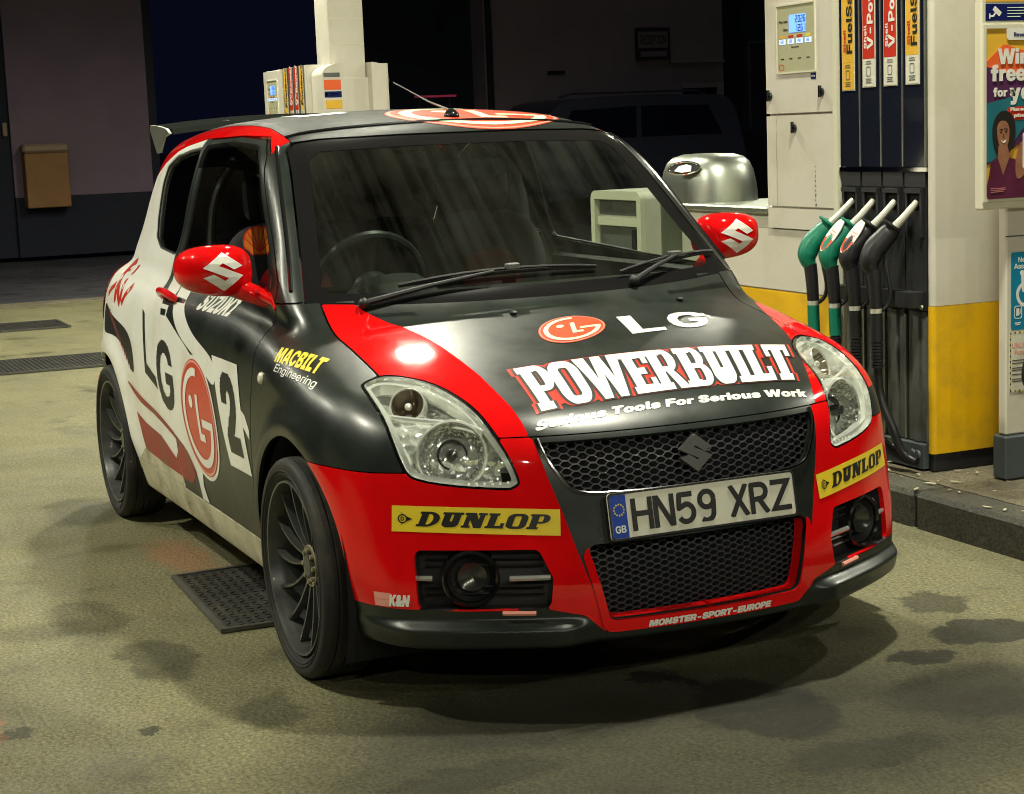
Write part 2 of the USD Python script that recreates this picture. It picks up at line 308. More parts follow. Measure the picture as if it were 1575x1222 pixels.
def ground_mat(name, base, dark, light, blots_and_shade, rough=.8):
    N = {'g': ('geometry', {}), 'sm': ('noise_texture', {'scale': .7, 'detail': 6, 'roughness': .62}), 'fi': ('noise_texture', {'scale': 85, 'detail': 6, 'roughness': .8}), 'st': ('noise_texture', {'scale': 2.6, 'detail': 7, 'roughness': .66}),
         'r1': ('rgb_ramp', {'ramp': [(.30, dark), (.52, base), (.74, light)]}), 'r2': ('rgb_ramp', {'ramp': [(.34, (.28,) * 3), (.5, (.95,) * 3), (.66, (1.75, 1.75, 1.7))]}),
         'r3': ('rgb_ramp', {'ramp': [(.30, (.36, .35, .33)), (.44, (1., 1, 1))]}), 'm1': ('mix_color', {'blend_type': 'multiply', 'fac': 1.0, 'use_clamp': False}), 'm2': ('mix_color', {'blend_type': 'multiply', 'fac': .8, 'use_clamp': False}),
         'sp': ('voronoi_texture', {'scale': 150}), 'r4': ('rgb_ramp', {'ramp': [(.0, (3.4, 3.4, 3.1)), (.13, (2.2, 2.2, 2.0)), (.22, (.92,) * 3)]}), 'm3': ('mix_color', {'blend_type': 'multiply', 'fac': .55, 'use_clamp': False}),
         'b': ('bump', {'strength': .8, 'distance': .007}), 'p': ('principled_bsdf', {'roughness': rough, 'specular_ior_level': .35}), 'pr': ('map_range', {'from_min': .35, 'from_max': .6, 'to_min': .45, 'to_max': rough})}
    L = [('g.position', f'{k}.vector') for k in ('sm', 'fi', 'st', 'sp')] + [('sm.fac', 'r1.fac'), ('fi.fac', 'r2.fac'), ('st.fac', 'r3.fac'), ('r1.color', 'm1.a'), ('r2.color', 'm1.b'), ('m1.result', 'm2.a'), ('r3.color', 'm2.b'), ('sp.distance', 'r4.fac'), ('m2.result', 'm3.a'), ('r4.color', 'm3.b'), ('fi.fac', 'b.height'), ('b.normal', 'p.normal'), ('st.fac', 'pr.value'), ('pr.result', 'p.roughness')]
    last = 'm3.result'
    if blots_and_shade:
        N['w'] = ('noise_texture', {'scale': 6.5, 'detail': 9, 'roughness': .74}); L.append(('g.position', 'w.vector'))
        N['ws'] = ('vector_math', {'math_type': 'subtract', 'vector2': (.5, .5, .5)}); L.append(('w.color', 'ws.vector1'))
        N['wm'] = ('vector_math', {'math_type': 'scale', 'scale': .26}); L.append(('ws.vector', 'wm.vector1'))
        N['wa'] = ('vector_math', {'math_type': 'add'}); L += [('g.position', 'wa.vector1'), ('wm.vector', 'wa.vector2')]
        for i, (x, y, rx, ry, d) in enumerate(blots_and_shade):
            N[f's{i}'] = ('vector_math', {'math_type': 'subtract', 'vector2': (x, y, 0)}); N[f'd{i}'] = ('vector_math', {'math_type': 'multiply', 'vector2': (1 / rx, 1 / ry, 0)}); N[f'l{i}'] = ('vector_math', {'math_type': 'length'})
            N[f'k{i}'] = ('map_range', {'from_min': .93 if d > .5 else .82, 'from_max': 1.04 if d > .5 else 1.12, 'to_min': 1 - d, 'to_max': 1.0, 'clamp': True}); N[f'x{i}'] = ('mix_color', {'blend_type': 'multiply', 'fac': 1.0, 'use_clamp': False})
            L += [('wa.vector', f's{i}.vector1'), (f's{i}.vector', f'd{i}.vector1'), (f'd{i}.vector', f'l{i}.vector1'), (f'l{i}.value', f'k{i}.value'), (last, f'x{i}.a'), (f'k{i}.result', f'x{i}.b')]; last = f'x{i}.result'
        # old faded red and orange survey paint
        for i, (x, y, rx, ry) in enumerate([(-1.55, -.80, .34, .10), (-2.3, -1.62, .3, .06), (-1.2, -1.55, .13, .07), (-6.4, .0, .5, .12), (.02, -1.66, .12, .02), (-.75, 1.35, .08, .05)]):
            N[f'ps{i}'] = ('vector_math', {'math_type': 'subtract', 'vector2': (x, y, 0)}); N[f'pd{i}'] = ('vector_math', {'math_type': 'multiply', 'vector2': (1 / rx, 1 / ry, 0)}); N[f'pl{i}'] = ('vector_math', {'math_type': 'length'})
            N[f'pk{i}'] = ('map_range', {'from_min': .6, 'from_max': 1.25, 'to_min': .34, 'to_max': 0., 'clamp': True}); N[f'px{i}'] = ('mix_color', {'blend_type': 'mix', 'b': (.34, .10, .04)})
            L += [('wa.vector', f'ps{i}.vector1'), (f'ps{i}.vector', f'pd{i}.vector1'), (f'pd{i}.vector', f'pl{i}.vector1'), (f'pl{i}.value', f'pk{i}.value'), (last, f'px{i}.a'), (f'pk{i}.result', f'px{i}.fac')]; last = f'px{i}.result'
    L.append((last, 'p.base_color'))
    MAT[name] = usdkit.material(stage, '/World/Looks/' + name, N, L, surface='p.BSDF')
ground_mat('forecourt', (.180, .170, .090), (.134, .127, .068), (.225, .211, .112), BLOTS_AND_SHADE)
ground_mat('road_tar', (.060, .060, .070), (.042, .042, .050), (.082, .080, .086), None)
ground_mat('island_top', (.15, .13, .085), (.08, .07, .05), (.22, .19, .12), None)
ground_mat('kerb_stone', (.070, .068, .050), (.032, .031, .026), (.12, .112, .08), None)
ground_mat('tar_patch', (.06, .06, .052), (.04, .04, .035), (.085, .082, .07), None)
def sheet(x0, x1, y0, y1, z): return trimesh.Trimesh([(x0, y0, z), (x1, y0, z), (x1, y1, z), (x0, y1, z)], [(0, 1, 2), (0, 2, 3)], process=False)
put('ground', sheet(-260, 140, -200, 200, -.06), 'road_tar', kind='structure', smooth=False)
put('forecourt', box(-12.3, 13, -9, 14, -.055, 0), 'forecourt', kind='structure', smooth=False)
put('forecourt_edge', box(-12.62, -12.305, -9, 14, -.055, .012, .008), 'island_top', kind='structure', smooth=False)

# ---------------------------------------------------------------- car body surface
# ---- car body surface: implicit half body (Y = |y|), car frame: x forward from the front axle, z up
def spl(pts):
    a = np.array(pts, float); c = CubicSpline(a[:, 0], a[:, 1], bc_type='natural'); lo, hi = a[0, 0], a[-1, 0]
    sl, sh = float(c(lo, 1)), float(c(hi, 1)); vl, vh = a[0, 1], a[-1, 1]
    def g(t):
        t = np.asarray(t, float); tc = np.clip(t, lo, hi)
        return c(tc) + np.where(t < lo, (t - lo) * sl, 0) + np.where(t > hi, (t - hi) * sh, 0)
    return g
def smax(a, b, k):
    h = np.maximum(k - np.abs(a - b), 0) / k
    return np.maximum(a, b) + h * h * k * .25
def smin(a, b, k): return -smax(-a, -b, k)
def sstep(t, a, b):
    u = np.clip((t - a) / (b - a), 0, 1); return u * u * (3 - 2 * u)
Fc = spl([(.08, .66), (.15, .725), (.2, .747), (.255, .757), (.34, .755), (.44, .737), (.55, .716), (.62, .70), (.686, .676), (.74, .645), (.80, .59), (.9, .47)])
Fd = spl([(-.3, .03), (-.2, .012), (0, 0), (.2, .012), (.3, .03), (.4, .062), (.5, .112), (.6, .168), (.7, .238), (.77, .305), (.82, .40), (.86, .53)])
H0 = spl([(.85, .61), (.75, .66), (.68, .70), (.6, .738), (.5, .777), (.4, .81), (.2, .868), (0, .915), (-.2, .953), (-.4, .985), (-.7, 1.015), (-1.2, 1.03), (-2.0, 1.04), (-3.0, 1.03)][::-1])
Hc = spl([(-.4, .02), (-.2, .005), (0, 0), (.2, .005), (.4, .018), (.6, .042), (.7, .060), (.8, .088), (.9, .13)])
Wp = spl([(-3.1, .74), (-2.9, .80), (-2.7, .838), (-2.39, .848), (-2.0, .842), (-1.6, .836), (-1.0, .832), (-.4, .832), (0, .838), (.2, .836), (.4, .825), (.6, .80), (.9, .74)])
Wt = spl([(.08, .085), (.15, .06), (.2, .042), (.3, .018), (.45, .003), (.6, 0), (.75, .012), (.85, .027), (.95, .052), (1.05, .09), (1.2, .17)])
G0 = spl([(.85, .70), (.95, .735), (1.1, .70), (1.25, .66), (1.42, .60), (1.55, .54)])
Gx = spl([(-3.0, .17), (-2.7, .075), (-2.4, .028), (-2.0, .008), (-1.5, 0), (-1.0, 0), (-.4, 0), (0, .0)])
HR = spl([(-3.0, 1.33), (-2.6, 1.43), (-2.3, 1.478), (-2.0, 1.507), (-1.6, 1.524), (-1.3, 1.52), (-1.1, 1.506), (-.9, 1.478), (-.8, 1.458), (-.6, 1.40), (-.2, 1.30)])
HRc = spl([(-.3, .010), (0, 0), (.3, .010), (.45, .023), (.55, .038), (.65, .06), (.8, .12)])
Cw = spl([(-.3, .018), (0, 0), (.3, .018), (.45, .043), (.55, .066), (.68, .105), (.8, .165)])
Xh = spl([(.8, -2.86), (.9, -2.82), (1.0, -2.75), (1.2, -2.60), (1.45, -2.40), (1.6, -2.25)])
Ch = spl([(-.3, .02), (0, 0), (.3, .02), (.5, .06), (.65, .12), (.8, .24)])
Rr = spl([(.1, -2.92), (.3, -2.98), (.6, -2.97), (.8, -2.92), (.95, -2.84), (1.1, -2.7)])
Rc = spl([(-.3, .02), (0, 0), (.3, .02), (.5, .06), (.65, .13), (.75, .21), (.82, .33), (.88, .5)])
def lip(Y, z):  # front corner lip
    return .034 * sstep(Y, .29, .40) * (1 - sstep(z, .232, .262))
def f_low(x, Y, z):
    arch = 0
    for cx in (0., -2.39):
        r = np.sqrt((x - cx) ** 2 + (z - .30) ** 2)
        arch = arch + .016 * np.exp(-((r - .375) / .045) ** 2) * sstep(z, .25, .38)
    side = Y - (Wp(x) - Wt(z) + arch)
    hd = (z - (H0(x) - Hc(Y)))
    top = hd * .95
    fr = (x - (Fc(z) - Fd(Y) + lip(Y, z))) * (.97 - .5 * sstep(Y, .5, .85))
    re = (Rr(z) + Rc(Y) - x) * (.97 - .4 * sstep(Y, .5, .85))
    bo = .165 + .022 * sstep(x, .15, .45) - z
    v = smax(side, top, .09)
    v = smax(v, fr, .07)
    v = smax(v, re, .10)
    return smax(v, bo, .016)
def f_gh(x, Y, z):
    side = (Y - (G0(z) - Gx(x))) * .94
    roof = z - (HR(x) - HRc(Y))
    ws = (x - (-.165 - (z - .965) * 1.19 - Cw(Y) + .05 * (z - .965) * (1.43 - z))) * .64
    ha = (Xh(z) + Ch(Y) - x) * .80
    v = smax(side, roof, .09)
    v = smax(v, ws, .05)
    v = smax(v, ha, .10)
    return smax(v, .80 - z, .02)
def f_body(x, Y, z): return smin(f_low(x, Y, z), f_gh(x, Y, z), .035)
def f_grad(P, e=1e-4):
    x, Y, z = P.T
    g = np.stack([f_body(x + e, Y, z) - f_body(x - e, Y, z), f_body(x, Y + e, z) - f_body(x, Y - e, z), f_body(x, Y, z + e) - f_body(x, Y, z - e)], 1) / (2 * e)
    return g
def to_surface(P, n=4):
    for _ in range(n):
        g = f_grad(P); v = f_body(*P.T); P = P - g * (v / np.maximum((g * g).sum(1), 1e-6))[:, None]
    g = f_grad(P); return P, g / np.linalg.norm(g, axis=1, keepdims=True)

def body_mesh(h=.0125):
    X = np.arange(-3.10, .86, h); Y = np.arange(-2 * h, .93, h); Z = np.arange(.12, 1.58, h)
    v = f_body(X[:, None, None], np.abs(Y)[None, :, None], Z[None, None, :])
    s = v < 0
    nx, ny, nz = s.shape; c = np.zeros((nx - 1, ny - 1, nz - 1), int)
    for a, b, d in np.ndindex(2, 2, 2): c += s[a:nx - 1 + a, b:ny - 1 + b, d:nz - 1 + d]
    act = (c > 0) & (c < 8); idx = -np.ones(act.shape, int); I = np.argwhere(act); idx[act] = np.arange(len(I))
    V = np.stack([X[I[:, 0]], Y[I[:, 1]], Z[I[:, 2]]], 1) + h / 2
    Q = []
    for ax in range(3):
        o = [k for k in range(3) if k != ax]
        a = np.take(s, range(s.shape[ax] - 1), ax); b = np.take(s, range(1, s.shape[ax]), ax); e = np.argwhere(a != b); inside = a[tuple(e.T)]
        ok = (e[:, o[0]] > 0) & (e[:, o[1]] > 0) & (e[:, o[0]] < act.shape[o[0]]) & (e[:, o[1]] < act.shape[o[1]]); e, inside = e[ok], inside[ok]
        q = []
        for d0, d1 in ((-1, -1), (0, -1), (0, 0), (-1, 0)):
            k = e.copy(); k[:, o[0]] += d0; k[:, o[1]] += d1; q.append(idx[tuple(k.T)])
        q = np.stack(q, 1); flip = inside if ax != 1 else ~inside
        q[~flip] = q[~flip][:, ::-1]; Q.append(q[(q >= 0).all(1)])
    Q = np.vstack(Q); V, _ = to_surface(V, 4)
    # one subdivision, then back onto the surface
    E = np.sort(np.vstack([Q[:, [0, 1]], Q[:, [1, 2]], Q[:, [2, 3]], Q[:, [3, 0]]]), 1); U, inv = np.unique(E, axis=0, return_inverse=True); inv = inv.reshape(4, -1).T
    m0 = len(V); c0 = m0 + len(U); V = np.vstack([V, V[U].mean(1), V[Q].mean(1)]); e = m0 + inv; cc = c0 + np.arange(len(Q))
    Q2 = np.vstack([np.stack([Q[:, k], e[:, k], cc, e[:, k - 1]], 1) for k in range(4)])
    V, N = to_surface(V, 2)
    F = np.vstack([Q2[:, [0, 1, 2]], Q2[:, [0, 2, 3]]])
    return V, N, F
BV, BN, BF = body_mesh()
def clip(M, val):
    """the part of the mesh (V, N, F) where val < 0, cut cleanly along val = 0"""
    V, N, F = M; s = val < 0; k = s[F].sum(1); full = F[k == 3]; part = F[(k == 1) | (k == 2)]
    if not len(part): return compact(V, N, full)
    one = s[part].sum(1) == 1
    r = np.argmax(np.where(one[:, None], s[part], ~s[part]), 1); part = np.stack([part[np.arange(len(part)), (r + j) % 3] for j in range(3)], 1)
    edges = np.vstack([part[:, [0, 1]], part[:, [0, 2]]]); es = np.sort(edges, 1); U, inv = np.unique(es, axis=0, return_inverse=True); inv = inv.ravel()
    a, b = U.T; t = np.clip(val[a] / (val[a] - val[b]), 0, 1)[:, None]; n0 = len(V); V = np.vstack([V, V[a] + (V[b] - V[a]) * t]); nn = N[a] + (N[b] - N[a]) * t; N = np.vstack([N, nn / np.linalg.norm(nn, axis=1, keepdims=True)])
    p01, p02 = n0 + inv[:len(part)], n0 + inv[len(part):]
    o = part[one]; i1, i2 = p01[one], p02[one]; T = [np.stack([o[:, 0], i1, i2], 1)]
    w = part[~one]; j1, j2 = p01[~one], p02[~one]; T += [np.stack([j1, w[:, 1], w[:, 2]], 1), np.stack([j1, w[:, 2], j2], 1)]
    return compact(V, N, np.vstack([full] + T))
def compact(V, N, F):
    if not len(F): return np.zeros((0, 3)), np.zeros((0, 3)), np.zeros((0, 3), int)
    F = F[(F[:, 0] != F[:, 1]) & (F[:, 1] != F[:, 2]) & (F[:, 0] != F[:, 2])]
    u, inv = np.unique(F, return_inverse=True); return V[u], N[u], inv.reshape(-1, 3)
def sd_poly(P, Q):
    """signed distance of the points P to the polygon Q, negative inside"""
    out = np.full(len(P), 1.0); lo, hi = Q.min(0) - .05, Q.max(0) + .05; m = ((P > lo) & (P < hi)).all(1)
    p = P[m]
    if not len(p): return out
    d = np.full(len(p), 9.); ins = np.zeros(len(p), bool)
    for a, b in zip(Q, np.roll(Q, -1, 0)):
        ab = b - a; t = np.clip(((p - a) @ ab) / max(ab @ ab, 1e-12), 0, 1); q = p - a - t[:, None] * ab; d = np.minimum(d, (q * q).sum(1))
        c = (a[1] > p[:, 1]) != (b[1] > p[:, 1])
        if a[1] != b[1]: ins ^= c & (p[:, 0] < (b[0] - a[0]) * (p[:, 1] - a[1]) / (b[1] - a[1]) + a[0])
    out[m] = np.sqrt(d) * np.where(ins, -1, 1); return out
def rounded(pts, r):
    g = Polygon(pts); g = g.buffer(-r, join_style=1).buffer(2 * r, join_style=1, quad_segs=6).buffer(-r, join_style=1, quad_segs=6) if r else g
    return np.array(g.exterior.coords)[:-1]
def reg3(pts, r=.0, depth=.3, n=None, smooth=0):
    """region bounded by a closed outline lying on the surface (Y half), seen along the mean normal"""
    p = np.array(pts, float); n = unit(to_surface(p)[1].mean(0)) if n is None else unit(n); e1 = unit(np.cross([0, 0, 1.], n)); e2 = np.cross(n, e1); c = p.mean(0)
    q = np.stack([(p - c) @ e1, (p - c) @ e2], 1)
    if smooth: q = cr(q, smooth)
    q = rounded(q, r) if r else q
    return lambda P: np.maximum(sd_poly(np.stack([(P - c) @ e1, (P - c) @ e2], 1), q), np.abs((P - c) @ n) - depth)
def regp(pts, i, j, r=0.0, smooth=0, extra=None):
    q = np.array(pts, float); q = cr(q, smooth) if smooth else q; q = rounded(q, r) if r else q
    return lambda P: np.maximum(sd_poly(P[:, [i, j]], q), extra(P) if extra else -1)
front = lambda P: .2 - P[:, 0]
sidey = lambda P: .45 - P[:, 1]
rcache = {}
def R(name): 
    if name not in rcache: rcache[name] = REG[name](BV)
    return rcache[name]
HL0 = [(.212, .702, .806), (.196, .645, .821), (.232, .595, .819), (.308, .542, .804), (.408, .511, .778), (.491, .494, .747), (.564, .477, .694), (.607, .456, .632), (.626, .446, .584), (.614, .470, .570), (.554, .58, .580), (.488, .668, .597), (.468, .69, .622), (.402, .705, .719), (.305, .706, .774)]
FOG = [(.51, .690, .430), (.60, .56, .430), (.667, .425, .428), (.69, .398, .357), (.692, .408, .284), (.62, .56, .284), (.525, .690, .284)]
HL = [tuple(p) for p in np.vstack([cr(np.array(HL0)[:9], 4, False), cr(np.array(HL0)[9:], 3, False), ])]
WIN_D = [(-1.585, 1.417), (-1.25, 1.425), (-.985, 1.412), (-.87, 1.352), (-.64, 1.165), (-.435, 1.005), (-.50, .985), (-.9, 1.0), (-1.25, 1.018), (-1.60, 1.035)]
WIN_Q = [(-1.675, 1.420), (-1.83, 1.412), (-2.03, 1.392), (-2.14, 1.355), (-2.16, 1.30), (-2.13, 1.16), (-2.08, 1.095), (-1.96, 1.062), (-1.68, 1.048)]
DOOR = [(-.405, .20), (-.405, .985), (-.40, 1.02), (-.62, 1.19), (-.86, 1.385), (-.99, 1.438), (-1.25, 1.450), (-1.60, 1.445), (-1.635, 1.41), (-1.655, 1.10), (-1.63, .96), (-1.54, .76), (-1.43, .60), (-1.37, .48), (-1.34, .30), (-1.34, .20)]
WS_OUT = [(-.2, 1.437), (.2, 1.437), (.45, 1.432), (.53, 1.424), (.563, 1.40), (.60, 1.28), (.65, 1.10), (.684, .985), (.69, .955), (.5, .945), (0, .945), (-.2, .945)]
WS_IN = [(-.2, 1.402), (.2, 1.402), (.47, 1.395), (.515, 1.375), (.54, 1.30), (.597, 1.10), (.628, 1.02), (.61, 1.0), (.45, .994), (0, .990), (-.2, .990)]
arch_r = lambda cx, r: (lambda P: np.maximum(np.hypot(P[:, 0] - cx, P[:, 2] - .300) - r, .56 - P[:, 1]))
ZT = lambda P: np.interp(P[:, 1], [.47, .60], [.692, .614])
HOODX = lambda P: -(.150 + .285 * P[:, 1] ** 2)
gline = lambda P: np.interp(P[:, 0], [-2.35, -2.2, -2.06, -1.95, -1.68, -1.225, -.99, -.86, -.80], [1.30, 1.364, 1.407, 1.424, 1.447, 1.452, 1.445, 1.40, 1.36])
ROOFY = lambda P: np.interp(P[:, 0], [-2.6, -2.2, -1.8, -1.1, -.95, -.8], [.50, .515, .515, .515, .525, .535])
REG = dict(
    head=reg3(HL, .012, n=(.70, .52, .42)), fog=reg3(FOG, .018), intake=regp([(-.32, .432), (.318, .432), (.268, .246), (-.268, .246)], 1, 2, .022, extra=front),
    grille=regp([(-.39, .680), (.392, .680), (.384, .66), (.345, .585), (.325, .566), (.28, .556), (0, .552), (-.28, .556)], 1, 2, .006, extra=front),
    ws=regp(WS_OUT, 1, 2, .02, extra=lambda P: -1.25 - P[:, 0]), wsin=regp(WS_IN, 1, 2, .02, extra=lambda P: -1.25 - P[:, 0]),
    wind=regp(WIN_D, 0, 2, .03, extra=sidey), winq=regp(WIN_Q, 0, 2, .03, extra=sidey), door=regp(DOOR, 0, 2, .03, extra=lambda P: .50 - P[:, 1]),
    archf=arch_r(0, .352), archr=arch_r(-2.39, .348))
REG['bumper'] = lambda P: np.max([P[:, 2] - ZT(P), .03 - P[:, 0], -R('archf'), -R('head')], 0)
REG['hood'] = lambda P: np.max([P[:, 1] - .645, P[:, 0] * 0 + .692 - P[:, 2], HOODX(P) - P[:, 0], -R('head'), -R('bumper')], 0)
REG['fender'] = lambda P: np.max([-.405 - P[:, 0], -R('bumper'), -R('hood'), -R('head'), -R('archf'), .55 - P[:, 1], P[:, 2] - .972 - .06 * (P[:, 0] + .4), .205 - P[:, 2] + 0 * P[:, 0]], 0)
REG['fender'] = (lambda old: lambda P: np.maximum(old(P), np.where(P[:, 0] > .06, .60 - P[:, 2], -1)))(REG['fender'])
REG['roof'] = lambda P: np.max([1.36 - P[:, 2], P[:, 1] - ROOFY(P), -R('ws'), -2.43 - P[:, 0]], 0)
REG['arch_red'] = lambda P: np.max([gline(P) - P[:, 2], ROOFY(P) - P[:, 1], -R('ws'), -2.33 - P[:, 0], P[:, 0] + .84], 0)
REG['sill'] = lambda P: np.max([P[:, 2] - .285, -2.08 - P[:, 0], P[:, 0] + .30, .6 - P[:, 1], -R('archf'), -R('archr')], 0)
REG['doorp'] = lambda P: np.max([R('door'), -R('wind'), -R('sill')], 0)
REG['tail'] = lambda P: np.max([P[:, 0] + 2.30 + .25 * (1.45 - P[:, 2]), P[:, 1] - .615, .60 - P[:, 2]], 0)
REG['rbumper'] = lambda P: np.max([P[:, 0] + 2.55, P[:, 2] - .60, -R('archr')], 0)
REG['pillar'] = lambda P: np.max([-R('ws'), -R('doorp'), -R('wind'), -R('winq'), -R('fender'), -R('arch_red'), -R('roof'), -1.69 - P[:, 0], P[:, 0] - .0, .93 - P[:, 2], .40 - P[:, 1]], 0)
REG['quarter'] = lambda P: np.max([P[:, 0] + 1.33, -R('doorp'), -R('wind'), -R('winq'), -R('sill'), -R('archr'), -R('arch_red'), -R('roof'), -R('pillar'), -R('tail'), -R('rbumper'), .35 - P[:, 1]], 0)
def flange(M, depth, skip_mid=True):
    V, N, F = M; e = np.vstack([F[:, [0, 1]], F[:, [1, 2]], F[:, [2, 0]]]); key = np.sort(e, 1); u, first, cnt = np.unique(key, axis=0, return_index=True, return_counts=True); b = e[first[cnt == 1]]
    if skip_mid: b = b[~((np.abs(V[b[:, 0], 1]) < 2e-4) & (np.abs(V[b[:, 1], 1]) < 2e-4))]
    n = len(b); a, c = b.T; q = np.vstack([V[a], V[c], V[c] - N[c] * depth, V[a] - N[a] * depth]); nn = np.cross(V[c] - V[a], N[a]); nn /= np.linalg.norm(nn, axis=1, keepdims=True) + 1e-12
    i = np.arange(n); f = np.vstack([np.stack([i, i + 2 * n, i + n], 1), np.stack([i, i + 3 * n, i + 2 * n], 1)])
    return q, np.tile(nn, (4, 1)), f
def join(*Ms):
    o, Vs, Ns, Fs = 0, [], [], []
    for V, N, F in Ms: Vs.append(V); Ns.append(N); Fs.append(F + o); o += len(V)
    return np.vstack(Vs), np.vstack(Ns), np.vstack(Fs)
def mirror(M): V, N, F = M; return V * [1, -1, 1], N * [1, -1, 1], F[:, ::-1]
def piece(val, off=0.0, edge=.012, gap=.0028, mid=False):
    val = val + gap
    if mid: val = np.maximum(val, -BV[:, 1])
    M = clip((BV, BN, BF), val); M = (M[0] + M[1] * off, M[1], M[2])
    return join(M, flange(M, edge)) if edge else M
def pput(name, M, m, parent, **k): return put(name, (M[0], M[2]), m, parent, normals=M[1], **k)
# side: -1 is the driver's side, seen in the photograph; the Y half is y > 0
def sides(M): return ((-1, mirror(M)), (1, M))
# ---------------------------------------------------------------- prints and films laid on the body
def drop(P, n, it=9):
    """points moved along n onto the body"""
    P = P.copy(); e = 1e-4
    fb = lambda Q: f_body(Q[:, 0], np.abs(Q[:, 1]), Q[:, 2])
    for _ in range(it):
        v = fb(P); g = (fb(P + n * e) - v) / e; P = P - n * (np.clip(v / np.where(np.abs(g) < .15, .15 * np.sign(g + 1e-9), g), -.05, .05))[:, None]
    x = np.stack([P[:, 0], np.abs(P[:, 1]), P[:, 2]], 1); g = f_grad(x); g /= np.linalg.norm(g, axis=1, keepdims=True); g[:, 1] *= np.where(P[:, 1] < 0, -1, 1)
    return P, g
def tri(g, cell):
    """triangulated polygon, long spans broken up on a grid"""
    parts = []
    x0, y0, x1, y1 = g.bounds
    cells = [g] if max(x1 - x0, y1 - y0) < cell * 1.5 else [g.intersection(sbox(x, y, x + cell, y + cell)) for x in np.arange(x0 - 1e-6, x1, cell) for y in np.arange(y0 - 1e-6, y1, cell)]
    V, F, o = [], [], 0
    for c in cells:
        for q in getattr(c, 'geoms', [c]):
            if q.geom_type != 'Polygon' or q.area < 1e-9: continue
            v, f = trimesh.creation.triangulate_polygon(q, engine='earcut'); V.append(v); F.append(f + o); o += len(v)
    return (np.vstack(V), np.vstack(F)) if V else (np.zeros((0, 2)), np.zeros((0, 3), int))
def decal(name, g, quad, m, parent, off=.0012, cell=.025, ref=(1.0, 1.0), n=None, **k):
    """polygon g in [0, ref] laid on the body so that its corners (bl, br, tr, tl) fall on quad"""
    bl, br, tr, tl = np.array(quad, float); W = np.linalg.norm(br - bl)
    gs = affinity.scale(g, W / ref[0], W / ref[0], origin=(0, 0)); sc = W / ref[0]
    H = np.linalg.norm(tl - bl); gy = affinity.scale(g, W / ref[0], H / ref[1], origin=(0, 0))
    v, f = tri(gy, cell)
    if not len(f): return None
    u, w = v[:, 0:1] / W, v[:, 1:2] / H
    P = bl * (1 - u) * (1 - w) + br * u * (1 - w) + tr * u * w + tl * (1 - u) * w
    q = np.array(quad, float); qa = np.stack([q[:, 0], np.abs(q[:, 1]), q[:, 2]], 1); nm = to_surface(qa)[1]; nm[:, 1] *= np.where(q[:, 1] < 0, -1, 1); n = unit(nm.mean(0)) if n is None else unit(n)
    P, N = drop(P, n); P = P + N * off
    fn = np.cross(P[f[:, 1]] - P[f[:, 0]], P[f[:, 2]] - P[f[:, 0]]); flip = (fn * N[f[:, 0]]).sum(1) < 0; f = f.copy(); f[flip] = f[flip][:, ::-1]
    return put(name, (P, f), m, parent, normals=N, **k)

# ---------------------------------------------------------------- the car
CAR = thing('rally_car', 'black, white and red liveried rally hatchback with race number 2, parked beside the fuel pump', 'car', (-1.1, 0, 0))
hood = pput('hood', (lambda M: join(M, mirror(M)))(piece(R('hood'), mid=True)), 'black_paint', CAR)
# red flanks along the bonnet edges
HRED = [(-.30, .62), (-.235, .555), (-.17, .508), (-.099, .468), (.0, .447), (.097, .434), (.21, .424), (.313, .416), (.43, .414), (.541, .411), (.70, .40), (.8, .42), (.8, .75), (-.3, .75)]
HREDR = [(-.16, .86), (-.16, .705), (-.06, .668), (.06, .630), (.17, .600), (.281, .562), (.40, .508), (.519, .455), (.60, .420), (.70, .40), (.8, .42), (.8, .86)]
v = np.max([R('hood') + .0026, sd_poly(BV[:, :2], np.array(HRED))], 0); lay = lambda M: (M[0] + M[1] * .0006, M[1], M[2])
pput('red_flank', mirror(lay(clip((BV, BN, BF), v))), 'red_paint', hood, label='broad glossy red flank of the bonnet')
v = np.max([np.minimum(R('hood') + .0026, R('fender') + .0022), sd_poly(BV[:, :2], np.array(HREDR)), .69 - BV[:, 2]], 0)
pput('red_flank', lay(clip((BV, BN, BF), v)), 'red_paint', hood, label='narrow red flank of the bonnet')
lipv = lambda P: P[:, 2] - np.interp(P[:, 1], [.0, .28, .33, .42, .55, .8], [.15, .215, .262, .284, .280, .287])
base_b = np.max([R('bumper'), -R('fog'), -R('intake'), -R('grille')], 0)
CEN = lambda P: P[:, 1] - np.interp(P[:, 2], [.15, .23, .40, .524, .60, .653, .70], [.262, .280, .332, .364, .386, .397, .404])
mk = lambda val, **k: (lambda M: join(M, mirror(M)))(piece(val, mid=True, **k))
bumper = pput('front_bumper', mk(np.max([base_b, CEN(BV)], 0), gap=0.0), 'black_paint', CAR, label='black middle of the front bumper')
for s, M in sides(piece(np.max([base_b, -CEN(BV), -lipv(BV)], 0), gap=0.0)): pput('bumper_corner', M, 'red_paint', bumper, label='red corner of the front bumper')
for s, M in sides(piece(np.max([base_b, -CEN(BV), lipv(BV)], 0), gap=0.0005)): pput('bumper_lip', M, 'black_paint', bumper, label='black lip under the bumper corner')
for s, M in sides(piece(R('fender'))): pput('front_wing', M, 'black_paint', CAR)
DOORS = {}
for s, M in sides(piece(R('doorp'))): DOORS[s] = pput('door', M, 'black_paint', CAR)
for s, M in sides(piece(R('sill'))): pput('sill', M, 'dirty_white', CAR, label='sill covered in road dirt')
for s, M in sides(piece(R('pillar'))): pput('windscreen_pillar', M, 'black_paint', CAR)
QP = {}
for s, M in sides(piece(R('quarter'), gap=.001)): QP[s] = pput('rear_quarter', M, 'white_film', CAR)
ROOF = pput('roof', mk(R('roof'), gap=.0012), 'roof_black', CAR)
